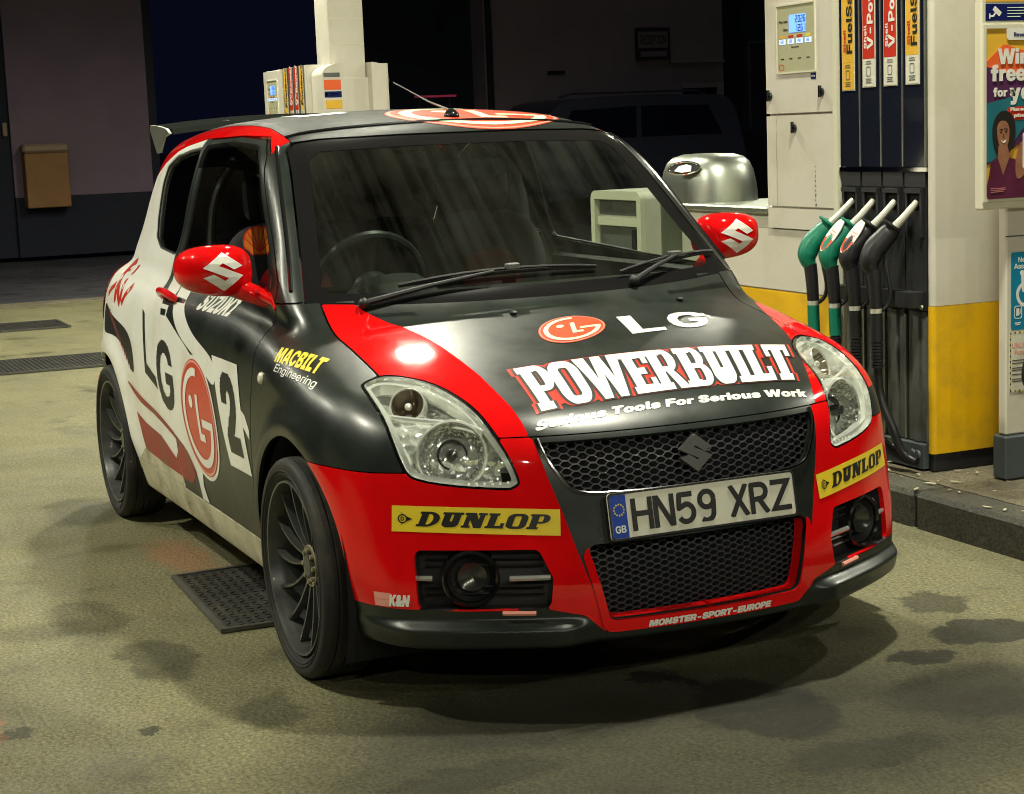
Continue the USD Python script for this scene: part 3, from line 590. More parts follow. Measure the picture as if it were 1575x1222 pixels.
for s, M in sides(piece(R('arch_red'), gap=.0008)): pput('roof_rail', M, 'red_paint', CAR, label='red band over the side windows')
TAIL = pput('tailgate', mk(R('tail')), 'white_film', CAR)
pput('rear_bumper', mk(R('rbumper')), 'white_film', CAR)
for s, M in sides((lambda M: (M[0] - M[1] * .012, M[1], M[2]))(clip((BV, BN, BF), np.max([R('winq')], 0)))): pput('rear_side_window', M, 'side_glass', CAR)
for s, M in sides(piece(np.max([R('winq') - .012, -(R('winq') + .006)], 0), off=-.002, edge=.006, gap=0)): pput('window_seal', M, 'black_plastic', CAR)
# driver's window is wound down, with a smoked wind deflector; the passenger's is closed
pw = clip((BV, BN, BF), R('wind')); pput('passenger_window', (pw[0] - pw[1] * .012, pw[1], pw[2]), 'clean_glass', CAR)
DEF = [(-1.60, 1.435), (-1.25, 1.44), (-.98, 1.43), (-.86, 1.355), (-.64, 1.17), (-.42, 1.0), (-.53, 1.0), (-.70, 1.10), (-.92, 1.29), (-1.0, 1.338), (-1.25, 1.352), (-1.60, 1.345)]
dm = clip((BV, BN, BF), np.maximum(regp(DEF, 0, 2, .012, extra=sidey)(BV), R('wind') - .004)); dm = mirror((dm[0] + dm[1] * .010, dm[1], dm[2])); pput('wind_deflector', dm, 'smoke_glass', CAR, label='smoked wind deflector over the open driver window')
for s, M in sides(piece(np.max([R('wind') - .010, -(R('wind') + .004)], 0), off=-.002, edge=.006, gap=0)): pput('window_seal', M, 'black_plastic', CAR)
# windscreen
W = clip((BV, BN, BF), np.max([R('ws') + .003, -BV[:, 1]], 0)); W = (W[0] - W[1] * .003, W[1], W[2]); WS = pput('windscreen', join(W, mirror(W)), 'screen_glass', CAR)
fr_ = clip((BV, BN, BF), np.max([R('ws') + .003, -R('wsin'), -BV[:, 1]], 0)); fr_ = (fr_[0] - fr_[1] * .0015, fr_[1], fr_[2]); pput('windscreen_border', join(fr_, mirror(fr_)), 'gloss_black', WS)
# strip of bright trim along the screen edge
edge = [(y, z) for y, z in [(.695, .975), (.655, 1.10), (.605, 1.28), (.568, 1.40)]]
def on_ws(y, z): P, N = drop(np.array([[-.25 - (z - .96) * 1.15 - .1, y, z]]), unit((.6, .25 * np.sign(y), .75))); return P[0], N[0]
for s in (-1, 1):
    pts = [on_ws(s * y, z)[0] + on_ws(s * y, z)[1] * .002 for y, z in cr(edge, 5, False)]; pput_ = put('screen_trim', tube(pts, .006, 6), 'gloss_black', CAR)
pts = [on_ws(y, 1.437 - .03 * max(abs(y) - .45, 0))[0] + on_ws(y, 1.437)[1] * .002 for y in np.linspace(-.53, .53, 25)]; put('screen_trim', tube(pts, .006, 6), 'gloss_black', CAR)
# cowl strip under the wipers
cw = np.max([BV[:, 0] - HOODX(BV) + .004, -R('ws') - .0, BV[:, 1] - .70, .90 - BV[:, 2], -.42 - BV[:, 0], -BV[:, 1], R('hood') * -1], 0)
C_ = clip((BV, BN, BF), cw); C_ = (C_[0] - C_[1] * .004, C_[1], C_[2]); pput('cowl', join(C_, mirror(C_)), 'black_plastic', CAR)
# wheel-arch liners and a dark floor so that no light leaks through
for cx in (0., -2.39):
    for s in (-1, 1):
        a = np.radians(np.linspace(-32, 212, 40)); r = .362; p = np.stack([cx + r * np.cos(a), .30 + r * np.sin(a)], 1)
        V = np.vstack([np.c_[p[:, 0], np.full(40, s * .815), p[:, 1]], np.c_[p[:, 0], np.full(40, s * .48), p[:, 1]]]); i = np.arange(39); F = np.vstack([np.stack([i, i + 1, i + 41], 1), np.stack([i, i + 41, i + 40], 1)])
        disc = plate(Polygon(p), frame_m((0, s * .48, 0), (1, 0, 0), (0, 0, 1), (0, 1, 0)), .004)
        put('arch_liner', cat([trimesh.Trimesh(V, F, process=False), disc]), 'dark_gap', CAR)
put('underbody', cat([box(-2.75, .58, -.46, .46, .17, .30, .02), box(-1.98, -.40, -.74, .74, .19, .26, .02), box(-2.9, -2.76, -.55, .55, .2, .5), box(.36, .55, -.46, .46, .22, .60), box(-.38, -.34, -.66, .66, .26, .93)]), 'dark_gap', CAR)

# headlamps
for s in (-1, 1):
    sm = (lambda M: mirror(M) if s < 0 else M)
    L = clip((BV, BN, BF), R('head') + .004); hl = pput('headlight', sm((L[0] - L[1] * .0005, L[1], L[2])), 'lens_clear', CAR)
    B = clip((BV, BN, BF), R('head') + .006); Bk = (B[0] - B[1] * .058 - np.array([.012, 0, 0]), B[1], B[2]); rim = flange(B, .070, False); rim = (rim[0], -rim[1], rim[2][:, ::-1])
    pput('housing', sm(join(Bk, rim)), 'lamp_chrome', hl)
    def bowl(c, d, r, dep, m, name, rm='lamp_silver'):
        c = np.array(c) * [1, s, 1]; d = unit(np.array(d) * [1, s, 1]); put(name, lathe([(r * t, -dep * (1 - t * t)) for t in np.linspace(.02, 1, 12)], c, d, 40), m, hl)
        put(name + '_rim', lathe([(r, 0), (r * 1.04, .005), (r * 1.10, .002), (r * 1.12, -.03)], c, d, 40), rm, hl); return c, d
    c, d = bowl((.497, .572, .650), (.88, .38, .14), .080, .075, 'facet_chrome', 'main_reflector'); put('bulb_cap', lathe([(.0001, .0), (.012, -.003), (.015, -.02), (.014, -.06)], c + d * .002, d, 16), 'lamp_dark', hl)
    put('projector_ring', lathe([(.030, -.050), (.034, -.030), (.038, -.030), (.040, -.052)], c, d, 32), 'lamp_dark', hl)
    c, d = bowl((.322, .618, .758), (.70, .50, .48), .042, .035, 'lens_amber', 'indicator'); put('indicator_bulb', trimesh.creation.icosphere(2, .010).apply_translation(c - d * .012), 'lamp_silver', hl)
    # broad bright bezel inside the lens edge, the curved divider, a row of small lamps at the foot
    RB = clip((BV, BN, BF), np.maximum(R('head') + .006, -(R('head') + .019))); RB = (RB[0] - RB[1] * .012, RB[1], RB[2]); pput('bezel', sm(join(RB, flange(RB, .03, False))), 'lamp_silver', hl)
    P = smooth_path([(.30, .695, .722), (.36, .665, .728), (.43, .615, .742), (.49, .545, .735), (.53, .500, .71)], 16); P, N = to_surface(P); put('divider', tube((P - N * .020) * [1, s, 1], np.linspace(.006, .011, 16), 8), 'lamp_silver', hl)
    for k in range(6):
        P, N = to_surface(np.array([[.575 + .009 * k, .565 - .017 * k, .590]])); put('small_lamp', trimesh.creation.icosphere(1, .0055).apply_translation((P[0] - N[0] * .016) * [1, s, 1]), 'print_white', hl)
    # dark rubber gasket
    pput('lens_gasket', sm(piece(np.max([R('head') - .0005, -(R('head') + .0045)], 0), off=-.001, edge=.004, gap=0)), 'gloss_black', hl)

# honeycomb inserts
def honeycomb(region, pitch, row, bar):
    g = region; x0, y0, x1, y1 = g.bounds; holes = []
    hexa = np.array([(-.5, 0), (-.22, .5), (.22, .5), (.5, 0), (.22, -.5), (-.22, -.5)])
    for i, y in enumerate(np.arange(y0 - row, y1 + row, row / 2)):
        for x in np.arange(x0 - pitch, x1 + pitch, pitch * 1.0):
            holes.append(Polygon(hexa * [pitch * .70 - bar, row - bar] + [x + (i % 2) * pitch / 2, y]))
    return g.difference(union_all(holes))
def on_front(yz, depth):
    """flat (y, z) mesh carried onto the nose, set back by depth"""
    P = np.c_[np.full(len(yz), .72), yz]; P, N = drop(P, np.array([1., 0, 0])); return P
def front_insert(name, poly, back, thick, m, parent):
    ms = []
    for g in getattr(poly, 'geoms', [poly]):
        if g.area < 1e-6: continue
        ms.append(trimesh.creation.extrude_polygon(g, thick, engine='earcut'))
    e = cat(ms); v = np.array(e.vertices); P = on_front(v[:, :2], 0); P[:, 0] += -back - thick + v[:, 2]
    f = np.array(e.faces); return put(name, (P, f), m, parent, smooth=False)
GR = Polygon([(-.398, .690), (.398, .690), (.392, .66), (.352, .58), (.33, .560), (.28, .550), (0, .546), (-.28, .550), (-.33, .560), (-.352, .58), (-.392, .66)])
grille = front_insert('grille', honeycomb(GR, .0440, .0172, .0030), .018, .011, 'mesh_metal', CAR)
P = on_front(np.array(tri(GR, .05)[0]), 0); P[:, 0] -= .055; put('grille_backing', (P, tri(GR, .05)[1]), 'dark_gap', grille)
q = rounded([(.392, .688), (.388, .66), (.348, .585), (.327, .564), (.28, .554), (0, .550), (-.28, .554), (-.327, .564), (-.348, .585), (-.388, .66), (-.392, .688)], 0)
P = on_front(cr(q[:-1] if False else q, 6, False), 0); put('grille_surround', tube(P + [.001, 0, 0], .0055, 8), 'dark_chrome', grille)
INT = Polygon(rounded([(-.325, .437), (.325, .437), (.272, .240), (-.272, .240)], .022))
intake = front_insert('lower_intake', honeycomb(INT, .0400, .0158, .0028), .048, .009, 'mesh_metal', CAR)
P = on_front(np.array(tri(INT, .05)[0]), 0); P[:, 0] -= .10; put('intake_backing', (P, tri(INT, .05)[1]), 'dark_gap', intake)
B = clip((BV, BN, BF), np.max([R('intake') - .0005, -BV[:, 1], BV[:, 2] - .424], 0)); B = (B[0] + B[1] * .0042, B[1], B[2]); fl = flange(B, .046); keep = fl[0][fl[2][:, 0], 2] < .4232; fl = (fl[0], -fl[1], fl[2][keep][:, ::-1]); pput('intake_tunnel', join(fl, mirror(fl)), 'red_paint', bumper, label='red inner walls of the lower intake')
# red surround of the intake, open at the top
U = Polygon(rounded([(-.332, .432), (.332, .432), (.284, .214), (-.284, .214)], .03)).difference(Polygon(rounded([(-.322, .47), (.322, .47), (.2695, .2445), (-.2695, .2445)], .02)))
def nose(name, g, m, parent, off, cell=.03, **k):
    v, f = tri(g, cell); P, N = drop(np.c_[np.full(len(v), .72), v], np.array([1., 0, 0])); return put(name, (P + N * off, f), m, parent, normals=N, **k)
nose('intake_surround', U, 'red_paint', bumper, .0045)
t = fit(text('MONSTER-SPORT-EUROPE', 900, .12, bold=.03), .350, .017); nose('lettering', affinity.translate(t, -.172, .2175), 'print_white', bumper, .0056, label='small white lettering under the intake')
# badge
def s_logo():
    return Polygon([(-.5, .12), (0, .5), (.5, .13), (.26, .05), (-.02, .23), (-.12, .16), (.5, -.12), (0, -.5), (-.5, -.13), (-.26, -.05), (.02, -.23), (.12, -.16)])
M_ = frame_m((.684, 0, .624), (0, 1, 0), unit((-.12, 0, 1)), unit((1, 0, .12))); put('badge', plate(affinity.scale(s_logo(), .082, .088, origin=(0, 0)).buffer(.002), M_, .018), 'badge_metal', grille)
# fog lamps in their recesses
for s in (-1, 1):
    sm = (lambda M: mirror(M) if s < 0 else M)
    B = clip((BV, BN, BF), R('fog') - .001); Bk = (B[0] - B[1] * .050, B[1], B[2]); rim = flange(B, .055, False); rim = (rim[0], -rim[1], rim[2][:, ::-1]); fog = pput('fog_lamp_recess', sm(join(Bk, rim)), 'black_plastic', CAR)
    c = to_surface(np.array([[.60, .578, .358]]))[0][0]; n = unit((.93, .34, 0)); c = c * [1, s, 1] - n * [1, s, 1] * .018; n = n * [1, s, 1]
    put('fog_lamp_ring', lathe([(.058, -.03), (.060, .006), (.066, .012), (.071, .008), (.073, -.03)], c, n, 40), 'gloss_black', fog); put('fog_lamp_bowl', lathe([(.058, .0), (.05, -.016), (.046, -.02), (.001, -.03)], c, n, 32), 'black_plastic', fog)
    c2 = c + n * .004 + np.array([0, -.004 * s, .004]); put('fog_lamp_lens', lathe([(.001, .016), (.015, .0145), (.028, .008), (.035, -.001), (.037, -.012), (.041, -.012), (.041, -.02)], c2, n, 32), 'lens_clear', fog); put('fog_lamp_reflector', lathe([(.001, -.016), (.018, -.012), (.030, -.004), (.036, .0)], c2, n, 24), 'lamp_dark', fog)
    for a, b in ((.69, .655), (.497, .405)):
        P = np.array([[x, y, .360] for x, y in zip(np.interp(np.linspace(a, b, 8), [.4, .56, .70], [.69, .62, .50]), np.linspace(a, b, 8))]); P, N = to_surface(P); put('chrome_strip', tube((P - N * .010) * [1, s, 1], .0068, 6), 'bright_trim', fog)
    # slats behind the lamp
    for z in (.318, .336, .390, .408):
        P = np.array([[x, y, z] for y, x in zip(np.linspace(.67, .42, 8), np.linspace(.52, .68, 8))]); P, N = to_surface(P); put('slat', tube((P - N * .032) * [1, s, 1], .004, 4), 'black_plastic', fog)
    q = [(.600, .590, .268), (.655, .500, .268), (.655, .500, .2745), (.600, .590, .2745)]; P, N = to_surface(np.array(q)); 
    put('marker_strip', tube(np.vstack([to_surface(np.array([[.69 - .0 * k, .50 - .10 * k, .272]]))[0] for k in np.linspace(-.4, .5, 8)]) * [1, s, 1] + [.003, 0, .002], .0058, 6), 'print_pink', bumper)
# number plate
e2 = unit((-.021, 0, .106)); n_ = np.cross((0, 1., 0), e2); PM = frame_m(np.array((.7365, 0, .499)) - n_ * .006, (0, 1, 0), e2, n_)
NP = put('number_plate', plate(rrect(.530, .116, .010), PM, .005), 'plate_white', CAR)
put('plate_border', plate(rrect(.530, .116, .010).difference(rrect(.520, .106, .008)), PM @ trimesh.transformations.translation_matrix((0, 0, .0052)), .0012), 'print_black', NP)
put('euro_band', plate(sbox(-.259, -.0525, -.2165, .0525), PM @ trimesh.transformations.translation_matrix((0, 0, .0051)), .0007), 'print_blue', NP)
for k in range(12):
    a = k * math.pi / 6; st = Polygon([(.0032 * (1 if j % 2 == 0 else .42) * math.sin(j * math.pi / 5), .0032 * (1 if j % 2 == 0 else .42) * math.cos(j * math.pi / 5)) for j in range(10)])
    put('star', plate(affinity.translate(st, -.2375 + .0135 * math.sin(a), .016 + .0135 * math.cos(a)), PM @ trimesh.transformations.translation_matrix((0, 0, .0059)), .0005), 'print_gold', NP)
put('country_letters', plate(affinity.translate(fit(text('GB', 700), .029, .018), -.2525, -.040), PM @ trimesh.transformations.translation_matrix((0, 0, .0059)), .0006), 'print_white', NP)
# plate characters: single strokes, 79 mm tall
def pchar(c):
    w, h = .0455, .079; t = .0130; g = {'H': [[(0, 0), (0, h)], [(w, 0), (w, h)], [(0, h * .52), (w, h * .52)]], 'N': [[(0, 0), (0, h)], [(w, 0), (w, h)], [(.001, h), (w - .001, 0)]], 'X': [[(0, 0), (w, h)], [(0, h), (w, 0)]], 'Z': [[(.002, h - t / 2), (w, h - t / 2), (.002, t / 2), (w, t / 2)]]}
    if c in g: return union_all([LineString(l).buffer(t / 2, cap_style=2 if c != 'Z' else 3, join_style=2, mitre_limit=2) for l in g[c]]).intersection(sbox(-.01, 0, w + .01, h))
    arc = lambda cx, cy, r, a0, a1, k=18: [(cx + r * math.cos(math.radians(a)), cy + r * math.sin(math.radians(a))) for a in np.linspace(a0, a1, k)]
    if c == '5': l = [[(w - .003, h - t / 2), (.006, h - t / 2), (.003, h * .50), *[(x + .022, y) for x, y in arc(0, h * .34, .0215, 120, -150)][2:]]]
    if c == '9': l = [arc(w / 2 - .001, h * .68, .0195, 0, 360, 30), [(w / 2 + .0185, h * .68), (w / 2 + .0165, h * .35), *arc(w / 2 - .004, h * .28, .0205, 0, -130)[2:]]]
    if c == 'R': l = [[(.0, 0), (.0, h - t / 2), (w * .5, h - t / 2), *arc(w * .52, h * .72 - .002, h * .28 - t / 2 + .002, 90, -90, 12), (.0, h * .45)], [(w * .45, h * .45), (w - .002, 0)]]
    return union_all([LineString(a).buffer(t / 2, cap_style=2, join_style=1) for a in l]).intersection(sbox(-.02, -.001, w + .02, h))
x = -.198
for c in 'HN59 XRZ':
    if c == ' ': x += .030; continue
    put('character', plate(affinity.translate(pchar(c), x, -.0395), PM @ trimesh.transformations.translation_matrix((0, 0, .0059)), .0011), 'print_black', NP); x += .0608
# sponsor prints on the nose
def dunlop(parent, quad):
    H = .16; d = decal('sponsor_panel', sbox(0, 0, 1, H), quad, 'print_yellow', parent, off=.0018, ref=(1, H), label='yellow tyre-maker panel')
    x = .145; word = [affinity.skew(g, xs=14, origin=(0, 0)) for g in slab_text('DUNLOP', .06, f=.15, w=.3)]; W = word[-1].bounds[2]
    for g in word: decal('letter', affinity.affine_transform(g, [.80 / W, 0, 0, .092, .145, .036]), quad, 'print_black', parent, off=.0028, ref=(1, H))
    arrow = Polygon([(.045, .128), (.085, .098), (.128, .08), (.085, .062), (.045, .032), (.072, .058), (.072, .102)]).union(Point(.066, .08).buffer(.029).difference(Point(.066, .08).buffer(.021))).union(affinity.translate(fit(text('D', 800), .022, .026), .055, .067)).difference(Point(.066, .08).buffer(.021).difference(affinity.translate(fit(text('D', 800), .022, .026), .055, .067)))
    decal('arrow_mark', arrow, quad, 'print_black', parent, off=.0028, ref=(1, H))
dunlop(bumper, [(.469, -.728, .475), (.683, -.372, .459), (.673, -.367, .522), (.463, -.722, .538)])
dunlop(bumper, [(.683, .372, .459), (.469, .728, .475), (.463, .722, .538), (.673, .367, .522)])
KQ = [(.441, -.771, .289), (.512, -.710, .289), (.511, -.709, .327), (.438, -.772, .327)]
decal('filter_sticker', sbox(0, 0, .52, .45).union(sbox(0, .47, .52, .9)), KQ, 'print_pink', bumper, off=.0014, ref=(1, 1)); decal('sticker_letters', affinity.translate(fit(text('K&N', 900, .25, bold=.03), .60, .78), .46, .05), KQ, 'print_white', bumper, off=.0022, ref=(1, 1))
# ---- bonnet
def face_logo(parent, quad, red, pale, off=.0012):
    c = Point(.5, .5); d = decal('round_logo', c.buffer(.5, 32), quad, red, parent, off=off)
    ringg = c.buffer(.425, 32).difference(c.buffer(.355, 32)).difference(Polygon([(.5, .5), (.58, 1.2), (1.2, 1.2), (1.2, .47), (.82, .47)]))
    g = union_all([ringg, sbox(.62, .435, .925, .505), LineString([(.52, .70), (.52, .34), (.65, .34)]).buffer(.033, cap_style=2, join_style=2), Point(.335, .62).buffer(.055)])
    for g_ in getattr(g.intersection(c.buffer(.44)), 'geoms', [g]): decal('face_line', g_, quad, pale, parent, off=off + .0012)
    decal('logo_edge', c.buffer(.49, 32).difference(c.buffer(.470, 32)), quad, 'print_white' if False else 'print_pink', parent, off=off + .0008); return d
face_logo(hood, [(.228, -.192, 0.858), (.190, .028, .862), (.012, .090, .91), (.020, -.118, .912)], 'print_orange', 'print_mint')
LQ = [(.192, .098, .87), (.150, .372, .868), (.018, .418, .893), (.052, .120, .905)]
lg = union_all([Polygon([(0, 1), (.16, 1), (.16, .17), (.43, .17), (.43, 0), (0, 0)]), affinity.translate(fit(text('G', 800, wide=1.3), .47, 1.0), .53, 0)])
[decal('large_letter', g_, LQ, 'print_white', hood, label='white letter on the bonnet') for g_ in lg.geoms]
PQ = [(.556, -.350, .74), (.528, .418, .745), (.290, .520, .81), (.318, -.322, .825)]
def powerbuilt():
    gs = slab_text('POWERBUILT', -.02, w=.30, f=.15); W = gs[-1].bounds[2]
    out = []
    for g in gs: out.append(affinity.affine_transform(g, [1 / W, 0, 0, .95, 0, .03]))
    return out
pb = powerbuilt(); allp = union_all(pb)
d = decal('word_outline', allp.buffer(.020, join_style=2, mitre_limit=1.5).union(allp.buffer(.03).buffer(-.022)), PQ, 'print_red', hood, off=.0011, label='red outline of the white tool-maker lettering')
decal('word_shadow', affinity.translate(allp.buffer(.010, join_style=2), .001, -.008), PQ, 'print_black', hood, off=.0019)
for g in pb: decal('letter', g, PQ, 'print_white', hood, off=.0027)
SQ = [(.595, -.390, .705), (.582, .404, .71), (.558, .412, .728), (.573, -.372, .728)]
st = fit(text('Serious Tools For Serious Work', 900, 0, 1.3, bold=.02), 1.0, 1.0); decal('motto', st, SQ, 'print_white', hood, off=.0013, label='white motto line above the grille')
for px, py in ((-.053, -.149), (-.100, .412)):
    P, N = drop(np.array([[px, py, .92]]), np.array([0, 0, 1.])); put('washer_jet', cat([box(-.012, .012, -.009, .009, 0, .011, .004).apply_translation(P[0])]), 'black_plastic', hood)
# ---- side livery, driver's side (and films only on the other)
def xz(name, g, m, parent, off, s=-1, cell=.04, **k):
    v, f = tri(g, cell)
    P, N = drop(np.c_[v[:, 0], np.full(len(v), s * .82), v[:, 1]], np.array([0, float(s), 0])); fn = np.cross(P[f[:, 1]] - P[f[:, 0]], P[f[:, 2]] - P[f[:, 0]]); fl = (fn * N[f[:, 0]]).sum(1) < 0; f = f.copy(); f[fl] = f[fl][:, ::-1]
    return put(name, (P + N * off, f), m, parent, normals=N, **k)
dline = LineString(DOOR[9:]).buffer(.004)
DIAG = [(-1.60, .905), (-1.50, .858), (-1.36, .822), (-1.2, .782), (-1.05, .738)]
white_door = Polygon([(-1.70, 1.03), (-1.50, 1.015), (-1.483, .94), *DIAG[1:], (-.98, .60), (-1.0, .45), (-1.10, .365), (-1.19, .42), (-1.30, .455), (-1.475, .490), (-1.69, .524), (-1.7, .9)])
stripe = Polygon(cr([(-1.475, 1.0), (-1.356, .985), (-1.32, .925), (-1.226, .867), (-1.078, .819), (-.869, .773), (-.819, .735), (-.822, .700), (-.98, .735), (-1.159, .778), (-1.350, .835), (-1.462, .93)], 6))
for s in (-1, 1):
    D_, Q_ = DOORS[s], QP[s]
    inside_door = Polygon(DOOR).buffer(-.003)
    wd = white_door.intersection(inside_door).difference(LineString([(-1.49, 1.02), (-1.47, .93), (-1.36, .827)]).buffer(.004))
    xz('white_film', wd, 'white_film', D_, .0008, s); xz('white_stripe', stripe.intersection(inside_door), 'white_film', D_, .0014, s)
    lw = Polygon([(-2.0, .535), (-1.886, .47), (-1.749, .502), (-1.476, .480), (-1.33, .447), (-1.30, .41), (-1.394, .381), (-1.465, .377), (-1.583, .434), (-1.80, .45), (-1.95, .5)])
    sw = Polygon(cr([(-2.03, .575), (-1.85, .545), (-1.682, .524), (-1.471, .492), (-1.299, .456), (-1.188, .421), (-1.12, .372), (-1.16, .385), (-1.31, .440), (-1.476, .474), (-1.70, .505), (-1.9, .53)], 4))
    redl = Polygon([(-1.93, .475), (-1.80, .45), (-1.583, .434), (-1.394, .381), (-1.31, .452), (-1.216, .413), (-1.14, .365), (-1.20, .325), (-1.42, .318), (-1.60, .325), (-1.86, .335)])
    for g, m, nm, off in ((redl, 'dusty_red', 'red_patch', .0010), (sw, 'dusty_red', 'red_sweep', .0016)):
        xz(nm, g.intersection(inside_door), m, D_, off, s); xz(nm, g.difference(Polygon(DOOR).buffer(.003)).intersection(sbox(-2.06, 0, 0, 2)), m, Q_, off, s)
    grey = Polygon([(-1.88, .345), (-1.6, .33), (-1.345, .325), (-1.345, .29), (-2.0, .29)]); xz('grime', grey, 'dirty_white', Q_, .0012, s)
    tail = Polygon([(-1.145, .44), (-1.106, .347), (-1.10, .29), (-1.02, .29), (-1.05, .345), (-1.02, .42)]); xz('white_tail', tail.intersection(inside_door), 'white_film', D_, .0018, s)
    for g in (Polygon([(-.53, .665), (-.470, .650), (-.418, .612), (-.418, .585), (-.458, .603), (-.52, .625)]),): xz('white_flash', g, 'white_film', D_, .0010, s)
    xz('dark_sweep', Polygon(cr([(-2.45, .83), (-2.364, .812), (-2.15, .775), (-1.967, .705), (-1.936, .617), (-2.1, .69), (-2.338, .725), (-2.45, .75)], 4)).difference(Point(-2.39, .30).buffer(.356)), 'print_black', Q_, .0010, s)
    # start-number box, letters and round logo
    nb = [(-.655, .475), (-.330, .478), (-.563, .786), (-.862, .786)]
D_, Q_ = DOORS[-1], QP[-1]
BQ = [(-.655, -.83, .475), (-.420, -.83, .477), (-.563, -.83, .786), (-.862, -.83, .786)]
BQ = [(-.655, -.83, .474), (-.415, -.83, .478), (-.572, -.83, .786), (-.862, -.83, .786)]
nbx = decal('number_box', sbox(0, 0, 1, 1), BQ, 'white_film', D_, off=.0016, n=(0, -1, 0), label='white start-number box')
decal('numeral', affinity.translate(fit(text('2', 800, bold=.03), .60, .74), .20, .14), BQ, 'print_black', D_, off=.0026, n=(0, -1, 0), label='black numeral 2')
CQ = [(-1.165, -.83, .385), (-.745, -.83, .395), (-.870, -.83, .750), (-1.290, -.83, .752)]
decal('logo_border', Point(.5, .5).buffer(.535, 32), CQ, 'white_film', D_, off=.0014, n=(0, -1, 0)); face_logo(D_, CQ, 'print_red', 'print_white', off=.0022)
Lg = Polygon([(-1.838, .856), (-1.800, .842), (-1.735, .672), (-1.597, .638), (-1.562, .598), (-1.750, .637)])
xz('letter', Lg.difference(dline), 'print_black', Q_, .0014, label='black letter L on the rear quarter')
GQ = [(-1.53, -.83, .548), (-1.30, -.83, .545), (-1.395, -.83, .772), (-1.62, -.83, .775)]
decal('letter', fit(text('G', 700), 1, 1), GQ, 'print_black', D_, off=.0018, n=(0, -1, 0), label='black letter G behind the round logo')
def marks(name, t, quad, m, parent, **k):
    kw = {a: k.pop(a) for a in ('weight', 'slant', 'bold') if a in k}; return decal(name, fit(text(t, **kw), 1, 1), quad, m, parent, **k)
marks('maker_name', 'SUZUKI', [(-1.16, -.78, .900), (-.79, -.77, .903), (-.74, -.75, .962), (-1.10, -.75, .965)], 'print_white', D_, weight=900, slant=.1, off=.0014, n=(0, -1, .35))
for s, F_ in ((-1, None),):
    fw = '/World/rally_car/front_wing'
    marks('sponsor_name', 'MACBILT', [(-.225, -.797, .826), (.060, -.765, .818), (.005, -.715, .853), (-.242, -.77, .862)], 'print_gold', fw, weight=900, slant=.15, off=.0013, n=(0, -.8, .6), label='gold engineering-firm name')
    marks('sponsor_script', 'Engineering', [(-.200, -.812, .800), (.112, -.790, .782), (.085, -.77, .808), (-.212, -.80, .825)], 'print_white', fw, weight=500, slant=.35, off=.0013, n=(0, -.8, .6))
for k, (a, b) in enumerate([((-2.40, .985), (-2.21, .845)), ((-2.34, .965), (-2.29, .85)), ((-2.25, .985), (-2.20, .855)), ((-2.18, .85), (-2.09, .92)), ((-2.40, .975), (-2.33, .995)), ((-2.42, .87), (-2.36, .91))]):
    xz('red_stroke', LineString([a, ((a[0] + b[0]) / 2 - .012, (a[1] + b[1]) / 2), b]).buffer(.013, cap_style=2), 'print_red', Q_, .0013)
marks('small_script', 'Rally GB Wales', [(-2.20, -.83, .70), (-1.92, -.83, .60), (-1.91, -.83, .628), (-2.19, -.83, .728)], 'dusty_red', Q_, weight=500, off=.0013, n=(0, -1, 0)) if False else xz('small_script', union_all([LineString([(-2.36 + .03 * i, .815 - .014 * i), (-2.345 + .03 * i, .795 - .014 * i)]).buffer(.004) for i in range(13)]), 'dusty_red', Q_, .0013)
# roof prints
face_logo(ROOF, [(-.755, -.14, 1.45), (-.765, .42, 1.45), (-1.30, .52, 1.51), (-1.29, -.14, 1.52)], 'print_orange', 'print_mint')
decal('roof_letter', Polygon([(0, 0), (1, 0), (1, .35), (.35, .35), (.35, 1), (0, 1)]), [(-1.28, -.36, 1.51), (-1.25, -.20, 1.51), (-1.60, -.17, 1.52), (-1.62, -.36, 1.52)], 'print_white', ROOF, n=(0, 0, 1))
P, N = drop(np.array([[-.955, .055, 1.49]]), np.array([0, 0, 1.])); P = P[0]
an = put('aerial', cat([lathe([(.026, -.004), (.026, .006), (.018, .018), (.009, .026), (.001, .028)], P, (-.25, 0, 1), 20)]), 'gloss_black', CAR); put('aerial_rod', tube([P + [-.002, 0, .02], P + [-.08, -.045, .052], P + [-.22, -.115, .122]], [.004, .003, .0022], 8), 'rim_black', an)
mat('wheel_leather', (.03, .032, .03), .3)
mat('wing_edge', (.10, .10, .085), .45, vary=.2, vscale=15)
